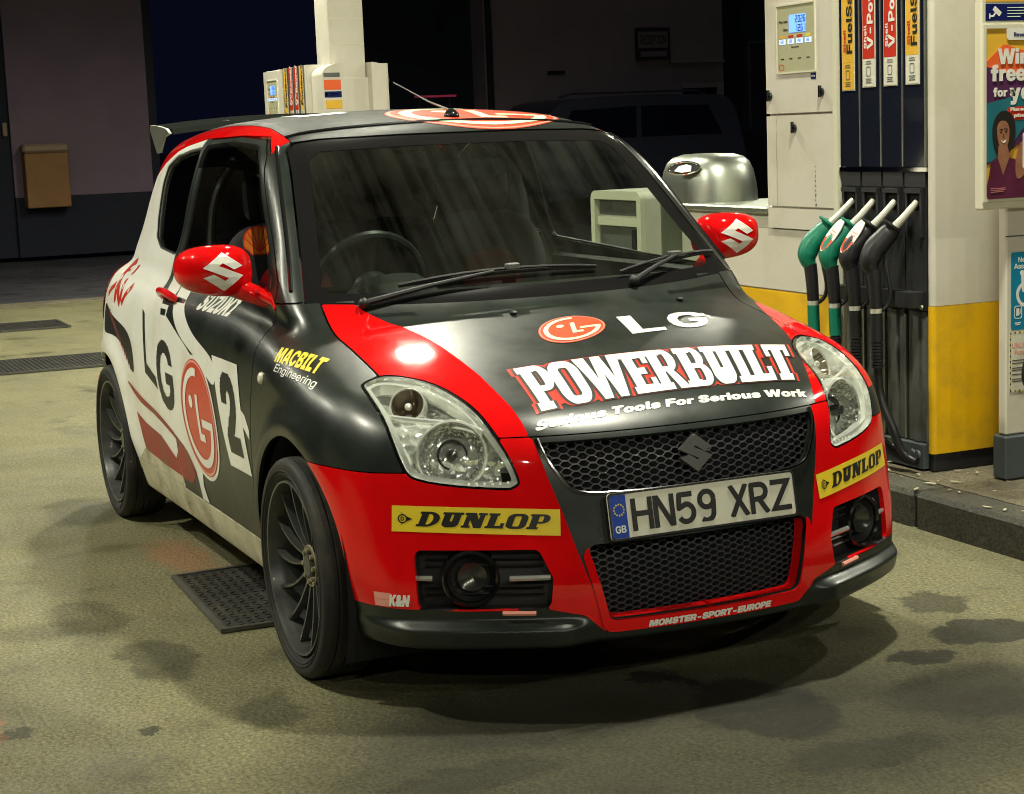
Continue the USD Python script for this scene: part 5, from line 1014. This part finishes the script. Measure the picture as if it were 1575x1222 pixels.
# ---------------------------------------------------------------- poster pillar by the pump
UN = thing('poster_stand', 'cream stand with an advertising poster and blue help sign, at the right picture edge', 'stand', (-.51, 2.3, KZ))
put('stand_panel', box(-.545, -.502, 1.946, 2.60, KZ + .16, 1.94, .006), 'cream_panel', UN); put('stand_foot', box(-.562, -.488, 1.936, 2.612, KZ, KZ + .158, .006), 'plinth_grey', UN)
put('shaft_seam', box(-.5025, -.499, 1.944, 2.50, .996, 1.000), 'pump_grey', UN)
def endf(g, off, dep, m, name, parent=UN, X0=-.502, **k): return put(name, plate(g, frame_m((X0 + off, 0, 0), (0, 1, 0), (0, 0, 1), (1, 0, 0)), dep), m, parent, **k)
bxp = put('poster_case', box(-.500, -.462, 1.806, 2.36, 1.098, 1.95, .006), 'cream_trim', UN)
def pf(g, k, m, name, parent=bxp): return endf(g, .0402 + .0012 * k, .0012, m, name, parent)
PB = sbox(1.824, 1.135, 2.345, 1.712)
for g in (sbox(1.812, 1.125, 1.824, 1.725), sbox(2.345, 1.125, 2.357, 1.725), sbox(1.824, 1.125, 2.345, 1.135), sbox(1.824, 1.712, 2.345, 1.725)): endf(g, .0402, .006, 'cream_trim', 'poster_frame', bxp)
poster = pf(PB, 0, 'poster_yellow', 'poster', UN)
pp = lambda pts, k, m, name: pf(Polygon(pts).intersection(PB), k, m, name, poster)
pp([(1.824, 1.60), (1.90, 1.66), (2.05, 1.62), (2.05, 1.50), (1.824, 1.56)], 1, 'poster_orange', 'orange_shape')
pp([(1.824, 1.585), (1.93, 1.56), (2.06, 1.50), (2.2, 1.49), (2.10, 1.40), (1.90, 1.28), (1.824, 1.25)], 2, 'purple_print', 'purple_shape')
pp([(1.824, 1.46), (1.90, 1.475), (2.02, 1.50), (2.06, 1.45), (1.97, 1.36), (1.90, 1.27), (1.824, 1.26)], 3, 'teal_print', 'teal_shape')
def ptext(t, y0, z0, h, k, m='print_white', weight=900):
    g = text(t, weight); pf(affinity.translate(affinity.scale(g, h, h, origin=(0, 0)), y0, z0).intersection(PB), k, m, 'lettering', poster)
ptext('Win', 1.872, 1.592, .052, 4); ptext('free fuel', 1.842, 1.535, .055, 5); ptext('for a', 1.852, 1.483, .030, 5); ptext('year', 1.922, 1.470, .058, 5)
tag_ = pf(affinity.rotate(sbox(1.915, 1.405, 2.13, 1.450), 3), 4, 'print_red', 'red_tag', poster); ptext('Plus every week', 1.925, 1.432, .013, 6); ptext('prizes to win', 1.94, 1.411, .013, 6)
pf(affinity.translate(rrect(.30, .045, .012), 2.06, 1.695).intersection(PB), 4, 'print_white', 'white_tab', poster); ptext('Rewards', 1.94, 1.684, .014, 5, 'navy_print', 700)
# smiling woman in a maroon top
pf(Polygon(cr([(1.862, 1.30), (1.848, 1.35), (1.855, 1.40), (1.885, 1.432), (1.925, 1.425), (1.945, 1.385), (1.94, 1.33), (1.92, 1.29), (1.89, 1.275)], 6)), 6, 'hair', 'printed_hair', poster)
pf(Polygon(cr([(1.830, 1.135), (1.832, 1.21), (1.845, 1.262), (1.88, 1.278), (1.915, 1.274), (1.955, 1.262), (1.985, 1.21), (2.00, 1.135)], 6)).intersection(PB), 7, 'maroon', 'printed_top', poster)
pf(Polygon(cr([(1.868, 1.345), (1.866, 1.375), (1.880, 1.398), (1.902, 1.398), (1.916, 1.378), (1.917, 1.345), (1.910, 1.318), (1.893, 1.303), (1.876, 1.315)], 6)).union(Polygon([(1.872, 1.315), (1.868, 1.277), (1.891, 1.215), (1.920, 1.278), (1.908, 1.32)])), 8, 'skin', 'printed_face', poster)
for g, m in ((affinity.scale(Point(1.882, 1.362).buffer(.004), 1, .6), 'hair'), (affinity.scale(Point(1.903, 1.363).buffer(.004), 1, .6), 'hair'), (LineString([(1.876, 1.371), (1.888, 1.372)]).buffer(.0012), 'hair'), (LineString([(1.897, 1.373), (1.909, 1.372)]).buffer(.0012), 'hair'), (Polygon(cr([(1.882, 1.335), (1.892, 1.331), (1.904, 1.336), (1.893, 1.324)], 4)), 'print_white'), (LineString([(1.893, 1.356), (1.889, 1.346), (1.895, 1.345)]).buffer(.0011), 'maroon')): pf(g, 9, m, 'printed_feature', poster)
pf(Polygon(cr([(1.955, 1.20), (1.945, 1.245), (1.955, 1.30), (1.972, 1.325), (1.978, 1.26), (1.985, 1.22)], 5)), 8, 'skin', 'printed_hand', poster); card = pf(affinity.translate(rrect(.16, .125, .01), 2.055, 1.295), 9, 'print_white', 'printed_card', poster); ptext('Fuel up', 1.985, 1.335, .011, 10, 'grip_green', 600); ptext('Swipe', 1.990, 1.305, .011, 10, 'grip_green', 600); ptext('to win', 1.988, 1.275, .011, 10, 'grip_green', 600)
for j in range(3): pf(sbox(1.838, 1.170 - .006 * j, 1.900 - .006 * (j == 2), 1.1715 - .006 * j), 9, 'print_pink', 'small_print', poster)
cs = pf(sbox(1.824, 1.738, 2.345, 1.795), 0, 'navy_print', 'camera_sign', UN); pf(union_all([affinity.translate(q, 1.872, 1.770) for q in (affinity.rotate(rrect(.036, .017, .003), -38), LineString([(-.006, -.004), (-.016, -.016), (-.030, -.016)]).buffer(.003), LineString([(-.031, -.023), (-.031, -.009)]).buffer(.002))]), 1, 'print_white', 'camera_symbol', cs)
for j, L in enumerate((.055, .048, .07, .035)): pf(sbox(1.915, 1.780 - .010 * j, 1.915 + L * 1.6, 1.783 - .010 * j), 1, 'print_white', 'small_print', cs)
pf(sbox(1.824, 1.802, 2.345, 1.94), 0, 'poster_yellow', 'top_panel')
# blue help sign and service notice on the shaft
bs = endf(affinity.translate(rrect(.28, .275, .010), 2.108, .803), .0004, .0016, 'sign_blue', 'help_sign')
def bt(g, k, m, name='sign_mark', parent=bs): return endf(g, .0022 + .001 * k, .0008, m, name, parent)
def btext(t, y, z, h, m='print_white', parent=bs, weight=700): return bt(affinity.translate(affinity.scale(text(t, weight), h, h, origin=(0, 0)), y, z), 0, m, 'lettering', parent)
btext('Need', 1.998, .905, .018); btext('Assistance?', 1.980, .882, .018)
bt(Point(2.035, .790).buffer(.046).difference(Point(2.035, .790).buffer(.034)).difference(sbox(2.04, .80, 2.1, .85)).union(LineString([(2.018, .852), (2.022, .805), (2.058, .80), (2.075, .755)]).buffer(.0075)).union(Point(2.016, .866).buffer(.010)), 0, 'print_white', 'wheelchair_symbol'); bt(affinity.translate(rrect(.034, .046, .008).difference(rrect(.029, .041, .007)), 1.998, .728).union(sbox(1.990, .716, 2.002, .742)).union(LineString([(2.002, .722), (2.007, .724), (2.007, .738)]).buffer(.0015)), 0, 'print_white', 'pump_symbol'); bt(sbox(1.984, .688, 2.010, .692).union(sbox(1.986, .682, 2.006, .685)), 0, 'print_white', 'small_print')
nt = endf(sbox(1.962, .444, 2.22, .658), .0004, .0014, 'plate_white', 'service_notice')
for k in range(26):
    y = 1.962 + .010 * k
    for z in (.444, .652): endf(Polygon([(y, z), (y + .005, z), (y + .008, z + .006), (y + .003, z + .006)]), .002, .0006, 'print_black' if k % 2 == 0 else 'print_gold', 'hazard_dash', nt)
for k in range(20):
    z = .450 + .010 * k; endf(sbox(1.962, z, 1.967, z + .006), .002, .0006, 'print_black' if k % 2 == 0 else 'print_gold', 'hazard_dash', nt)
endf(union_all([affinity.translate(affinity.scale(text('UNLEADED', 600), .017, .017, origin=(0, 0)), 1.972, .602), affinity.translate(affinity.scale(text('Petrol', 600), .015, .015, origin=(0, 0)), 1.982, .578)]), .002, .0006, 'print_pink', 'lettering', nt)
for j, z in enumerate((.555, .545, .528, .520, .505, .488, .480)): endf(sbox(1.972, z, 2.05 + .03 * (j % 3), z + .0035), .002, .0006, 'pump_grey', 'small_print', nt)
AH = put('air_hose', tube(smooth_path([(-.48, 2.20, .64), (-.46, 2.06, .62), (-.45, 1.995, .56), (-.45, 1.985, .50), (-.46, 2.03, .44), (-.47, 2.14, .42)], 30), .010, 10), 'hose_rubber', UN)
# leaves and scraps on the island
for k in range(60):
    a, b = nrg.uniform(-1.2, .6), nrg.uniform(KY + .02, 1.95); s_ = nrg.uniform(.004, .018); 
    if k == 0: scr_ = []
    ang = nrg.uniform(0, 6.28); q = np.array([[-1, -.5], [.2, -.7], [1.1, .1], [.1, .6], [-.9, .4]]) * s_ * [1.3, .7]; q = q @ np.array([[math.cos(ang), -math.sin(ang)], [math.sin(ang), math.cos(ang)]]) + [a, b]
    scr_.append(plate(Polygon(q), frame_m((0, 0, KZ + .003), (1, 0, 0), (0, 1, 0), (0, 0, 1)), .0025))
put('leaf_litter', cat(scr_), 'dirty_white', label='pale leaf scraps lying on the pump island beside the kerb', category='litter', kind='stuff')
# silver bin with an oval opening, behind the pump ledge
BIN = thing('litter_bin', 'rounded silver litter bin with an oval opening, behind the windscreen edge of the rally car', 'litter bin', (-2.75, 2.06, KZ))
bo, dirb = np.array([-2.75, 2.06, 0]), None
def bin_shape(sc, zt):
    prof = rrect(.53 * sc, .36 * sc, .165, 10); rings = []
    base = np.array(prof.exterior.coords)[:-1]; lv = [(KZ, 1.0), (.95, 1.0), (1.06, 1.0), (1.11, .985), (1.165, .95), (1.215, .89), (1.252, .80), (1.276, .66), (1.29, .42), (1.294, .02)]
    n = len(base); V, F = [], []
    for z, k in lv: V.append(np.c_[base * [k ** .8, k ** .8] * 1.0, np.full(n, z)])
    for i in range(len(lv) - 1):
        for j in range(n): a, b = i * n + j, i * n + (j + 1) % n; F += [(a, b, b + n), (a, b + n, a + n)]
    return np.vstack(V) + [0, 0, 0], np.array(F)
v, f = bin_shape(1, 0); v = v + [bo[0], bo[1], 0]; put('bin_shell', (v, f), 'satin_metal', BIN, smooth=40)
# opening faces the camera side of the hood
on = unit((.30, -.70, .58)); oc = np.array([-2.66, 1.890, 1.222]); a_ = unit(np.cross(on, (0, 0, 1.))); b_ = np.cross(a_, on)
put('bin_opening', plate(affinity.scale(Point(0, 0).buffer(1, 24), .085, .032), frame_m(oc + on * .012, a_, b_, on), .004), 'dark_gap', BIN); put('opening_rim', tube([oc + on * .017 + .087 * math.cos(t) * a_ + .034 * math.sin(t) * b_ for t in np.linspace(0, 2 * math.pi, 41)], .005, 8), 'chrome', BIN); put('bin_paper', plate(Polygon([(-.05, -.02), (.0, -.027), (.045, -.018), (.03, .008), (-.01, .018), (-.04, .010)]), frame_m(oc + on * .0175, a_, b_, on), .004), 'print_white', BIN)

SC = thing('service_cabinet', 'cream framed cabinet added on the pump island, standing in for the pale frame in the windscreen of the rally car', 'cabinet', (-4.0, 2.35, KZ))  # added; stands in for the pale frame and reflections in the windscreen
xzp = lambda g, y, dep, m, name: put(name, plate(g, frame_m((0, y, 0), (1, 0, 0), (0, 0, 1), (0, -1, 0)), dep), m, SC)
cab = affinity.translate(rrect(.58, 1.04, .05), -4.02, .57).intersection(sbox(-5, KZ, -3, 2)); xzp(cab, 2.55, .30, 'cream_panel', 'cabinet_body'); xzp(cab.difference(cab.buffer(-.045)), 2.249, .03, 'cream_trim', 'cabinet_frame'); xzp(sbox(-4.25, .96, -3.79, 1.04), 2.2485, .004, 'pump_grey', 'upper_panel'); xzp(sbox(-4.25, .60, -3.79, .90), 2.2485, .004, 'pump_grey', 'lower_panel'); xzp(sbox(-4.25, .905, -3.79, .95), 2.2485, .02, 'cream_trim', 'cross_bar'); xzp(sbox(-3.86, .70, -3.825, .89), 2.2440, .012, 'gloss_black', 'side_slot')

# ---------------------------------------------------------------- far pillar and poster board by the distant pump
FX = -7.86
FP = thing('canopy_pillar', 'tall cream pillar with rounded poster boards, rising behind the car roof beside the distant pump', 'pillar', (FX - .2, 2.1, KZ))
put('pillar_shaft', box(FX - .40, FX - .10, 1.965, 2.235, KZ, 4.55, .006), 'cream_panel', FP)
for z in (2.10, 2.28, 2.42): put('shaft_seam', box(FX - .0995, FX - .0975, 1.966, 2.234, z, z + .006), 'cream_trim', FP)
arch = lambda y0, y1, z0, z1, r: sbox(y0, z0, y1, z1 - r).union(affinity.translate(affinity.scale(Point(0, 0).buffer(1, 24), (y1 - y0), r), y1, z1 - r).intersection(sbox(y0, z0, y1, z1))).union(sbox(y1 - .001, z0, y1, z1))
lb = put('poster_board', plate(arch(1.865, 2.03, KZ, 1.965, .09), frame_m((FX - .45, 0, 0), (0, 1, 0), (0, 0, 1), (1, 0, 0)), .45), 'cream_panel', FP)
fp = lambda g, m, name: put(name, plate(g, frame_m((FX + .0005, 0, 0), (0, 1, 0), (0, 0, 1), (1, 0, 0)), .0025), m, lb)
fp(sbox(1.878, 1.865, 2.0, 1.895), 'pump_grey', 'header'); fp(sbox(1.878, 1.775, 2.005, 1.845), 'poster_orange', 'poster'); fp(sbox(1.880, 1.72, 2.008, 1.763), 'navy_print', 'camera_sign'); fp(sbox(1.885, 1.64, 2.008, 1.700), 'poster_yellow', 'lower_poster'); fp(sbox(1.885, 1.73, 1.90, 1.753).union(sbox(1.915, 1.745, 1.99, 1.75)).union(sbox(1.915, 1.733, 1.98, 1.738)), 'print_white', 'sign_print')
m_ = affinity.scale(arch(1.0, 1.11, KZ, 1.965, .07), -1, 1, origin=(1.0, 0)); m_ = affinity.translate(m_, 2.355 - m_.bounds[2], 0); put('end_board', plate(m_, frame_m((FX - .45, 0, 0), (0, 1, 0), (0, 0, 1), (1, 0, 0)), .45), 'cream_panel', FP); put('board_web', box(FX - .40, FX - .09, 2.03, 2.25, KZ, 1.86, .003), 'cream_panel', FP)

# ---------------------------------------------------------------- drain covers and tar patches
mat('cover_edge', (.11, .11, .10), .45, metal=.5, vary=.3, vscale=20)
mat('cover_iron', (.045, .045, .042), .5, metal=.4, vary=.3, vscale=9, dirt=(.10, .095, .07), dirt_scale=12)
def cover(name, poly, label, n=22):
    t = thing(name, label, 'drain cover', (*np.array(Polygon(poly).centroid.coords[0]), 0)); g = Polygon(poly)
    put('cover_plate', plate(g.buffer(-.012), frame_m((0, 0, .004), (1, 0, 0), (0, 1, 0), (0, 0, 1)), .006), 'pump_grey' if False else 'cover_iron', t, smooth=False); put('cover_frame', plate(g.difference(g.buffer(-.018)), frame_m((0, 0, .0035), (1, 0, 0), (0, 1, 0), (0, 0, 1)), .012), 'cover_edge', t, smooth=False)
    q = np.array(poly, float); u, w = unit(q[1] - q[0]), unit(q[3] - q[0]); U_, W_ = np.linalg.norm(q[1] - q[0]), np.linalg.norm(q[3] - q[0]); st_ = []
    for i, a in enumerate(np.arange(.04, U_ - .03, .032)):
        for j, b in enumerate(np.arange(.04, W_ - .03, .032)):
            c = q[0] + u * a + w * b; d = unit(u + w * (1 if (i + j) % 2 else -1)); e_ = np.array([-d[1], d[0]]); st_.append([c + d * .013, c + e_ * .005, c - d * .013, c - e_ * .005])
    put('raised_tread', cat([trimesh.creation.extrude_polygon(Polygon(s_), .003, engine='earcut').apply_translation((0, 0, .0099)) for s_ in st_]), 'cover_iron', t, kind='stuff', smooth=False)
cover('drain_cover', [(-1.255, -.905), (-.51, -.93), (-.49, -.40), (-1.28, -.38)], 'dark ribbed drain cover on the ground beside the front wheel of the rally car')
cover('drain_cover', [(-8.05, -1.75), (-7.25, -1.75), (-7.2, .27), (-7.95, .27)], 'wide drain cover behind the rear wheel of the rally car')
cover('drain_cover', [(-10.75, -1.6), (-10.05, -1.6), (-10.0, .33), (-10.65, .33)], 'farther drain cover near the edge of the forecourt')

# ---------------------------------------------------------------- night background
WA = thing('far_building', 'plain grey-brown building wall with a dark plinth at the far left', 'building', (-20.2, 1, 0))
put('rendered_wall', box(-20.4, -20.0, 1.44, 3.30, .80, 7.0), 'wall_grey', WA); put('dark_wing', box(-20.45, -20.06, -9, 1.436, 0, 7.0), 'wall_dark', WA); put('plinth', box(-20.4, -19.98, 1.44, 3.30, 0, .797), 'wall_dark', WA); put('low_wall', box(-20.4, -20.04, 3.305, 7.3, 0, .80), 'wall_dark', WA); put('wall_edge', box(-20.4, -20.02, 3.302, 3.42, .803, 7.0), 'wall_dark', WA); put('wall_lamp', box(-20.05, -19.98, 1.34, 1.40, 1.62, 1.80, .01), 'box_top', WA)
BX = thing('wall_box', 'brown box hanging on the grey wall at the far left', 'box', (-19.8, 1.84, .65)); put('box_body', box(-19.98, -19.70, 1.55, 2.12, .66, 1.38, .01), 'box_brown', BX); put('box_lid', box(-19.98, -19.67, 1.53, 2.14, 1.385, 1.50, .03), 'box_top', BX)
WB = thing('reception_building', 'dim brown building with a reception sign, behind the parked dark vehicle', 'building', (-22.5, 11, 0))
put('front_wall', box(-22.6, -22.0, 9.20, 13.60, 0, 8), 'wall_brown', WB); put('recess_wall', box(-23.2, -22.5, 6.9, 9.195, 0, 8), 'wall_dark', WB); put('downpipe', cyl((-21.94, 9.26, 0), (-21.94, 9.26, 8), .05), 'wall_dark', WB)
put('string_course', box(-21.998, -21.93, 12.56, 13.60, 2.44, 2.475), 'wall_trim', WB); wf = put('window_frame', cat([box(-21.998, -21.95, 12.78, 13.58, 2.02, 2.10), box(-21.998, -21.95, 13.46, 13.58, .9, 2.017)]), 'wall_trim', WB); put('window_pane', box(-21.999, -21.985, 12.8, 13.455, .95, 2.015), 'suv_glass', wf); put('pale_panel', box(-21.999, -21.99, 12.60, 13.44, 2.12, 2.43), 'sign_face', WB)
put('wall_vent', box(-21.999, -21.96, 10.3, 10.6, 2.30, 2.36), 'wall_dark', WB)
SG = thing('reception_sign', 'dark framed sign reading RECEPTION on the far building', 'sign', (-21.9, 12.2, 2.4)); put('sign_board', box(-21.95, -21.90, 11.90, 12.53, 2.50, 3.02), 'sign_dark', SG)
fs = lambda g, m, name: put(name, plate(g, frame_m((-21.8995, 0, 0), (0, 1, 0), (0, 0, 1), (1, 0, 0)), .004), m, SG)
fs(sbox(11.93, 2.69, 12.49, 2.96).difference(affinity.translate(fit(text('RECEPTION', 700), .48, .15), 11.97, 2.75)), 'sign_face', 'sign_panel'); fs(sbox(11.97, 2.55, 12.47, 2.64), 'sign_face', 'lower_panel')
WC = thing('dark_building', 'unlit dark building between the reception building and the fuel pump', 'building', (-21.5, 15, 0)); put('side_wall', box(-22, -21.4, 13.61, 19, 0, 8), 'wall_dark', WC)
for z0, z1 in ((1.3, 2.75),): put('door_frame', cat([box(-21.398, -21.37, 13.72, 13.76, z0, z1), box(-21.398, -21.37, 14.22, 14.26, z0, z1), box(-21.398, -21.37, 13.765, 14.215, z1 - .04, z1)]), 'plinth_grey', WC)
# parked dark vehicle
SV = thing('parked_van', 'dark tall vehicle parked in front of the reception building', 'car', (-20.3, 10, 0))
prof = Polygon(cr([(7.75, .45), (7.72, .85), (7.82, 1.08), (8.35, 1.18), (8.62, 1.28), (9.10, 1.74), (9.45, 1.85), (10.6, 1.885), (11.6, 1.86), (12.0, 1.80), (12.18, 1.50), (12.30, 1.0), (12.28, .45), (11.0, .38), (9.0, .38)], 4))
FM = frame_m((-20.9, 0, 0), (0, 1, 0), (0, 0, 1), (1, 0, 0)); sv = plate(prof, FM, 1.7); put('van_body', sv, 'suv_paint', SV, smooth=30)
for q in ([(9.12, 1.26), (9.35, 1.68), (10.42, 1.72), (10.42, 1.26)], [(10.50, 1.26), (10.50, 1.72), (11.66, 1.70), (11.90, 1.26)]): put('side_window', plate(Polygon(q), FM @ trimesh.transformations.translation_matrix((0, 0, 1.701)), .006), 'suv_glass', SV)
put('window_pillar', plate(sbox(10.42, 1.25, 10.50, 1.73), FM @ trimesh.transformations.translation_matrix((0, 0, 1.702)), .012), 'suv_paint', SV)
for y in (8.55, 11.45): w_ = put('van_wheel', lathe([(.20, .10), (.32, .10), (.34, .06), (.34, -.10), (.2, -.1)], (-19.25, y, .34), (1, 0, 0), 32), 'rubber', SV); put('van_rim', lathe([(.001, .07), (.19, .085), (.21, .10)], (-19.25, y, .34), (1, 0, 0), 24), 'pump_grey', SV)
put('roof_rail', tube([(-19.5, 9.3, 1.88), (-19.5, 9.5, 1.93), (-19.5, 11.6, 1.93), (-19.5, 11.8, 1.87)], .018, 6), 'suv_paint', SV)
RL = thing('red_light_bar', 'thin red light bar glowing behind the roof aerial', 'light', (-20.0, 7.5, 1.9)); put('light_strip', box(-20.02, -19.98, 7.22, 7.86, 1.955, 1.985), 'tail_red', RL); put('light_post', cat([cyl((-20.05, y, 0), (-20.05, y, 1.985), .02) for y in (7.30, 7.78)]), 'wall_dark', RL)

# ---------------------------------------------------------------- canopy overhead with its lamps and added fill lamps (out of the frame, it lights the forecourt)
CN = thing('canopy', 'pump canopy roof over the forecourt with square lamps', 'canopy', (-4, 1.5, 4.55)); put('canopy_roof', box(-13.5, 12, -6.0, 9.0, 4.68, 5.3), 'soffit', CN)
for x, y in [(0.3, 0.9), (-4.6, 1.1), (-8.6, 1.0), (-0.6, 6.5), (-4.6, 6.5), (-8.6, 6.5), (-0.8, -3.5), (-4.8, -4.6), (-9.6, -4.6), (-12.2, 3.5), (8.4, -1.6), (8.4, 1.0), (8.4, 3.6), (8.8, -4.6)]:  # lamps ahead, beside the driver side and rearmost are added fill
    L_ = thing('canopy_lamp', 'square lamp set in the canopy ceiling, some of these added as fill', 'lamp', (x, y, 4.60), group='canopy ceiling lamps'); w = .12
    put('lamp_housing', cat([box(x - w - .05, x - w, y - w - .05, y + w + .05, 4.57, 4.679), box(x + w, x + w + .05, y - w - .05, y + w + .05, 4.57, 4.679), box(x - w, x + w, y - w - .05, y - w, 4.57, 4.679), box(x - w, x + w, y + w, y + w + .05, 4.57, 4.679)]), 'steel_grey', L_)
    put('lamp_diffuser', sheet(x - w, x + w, y - w, y + w, 4.60), 'lamp_emit', L_, smooth=False)
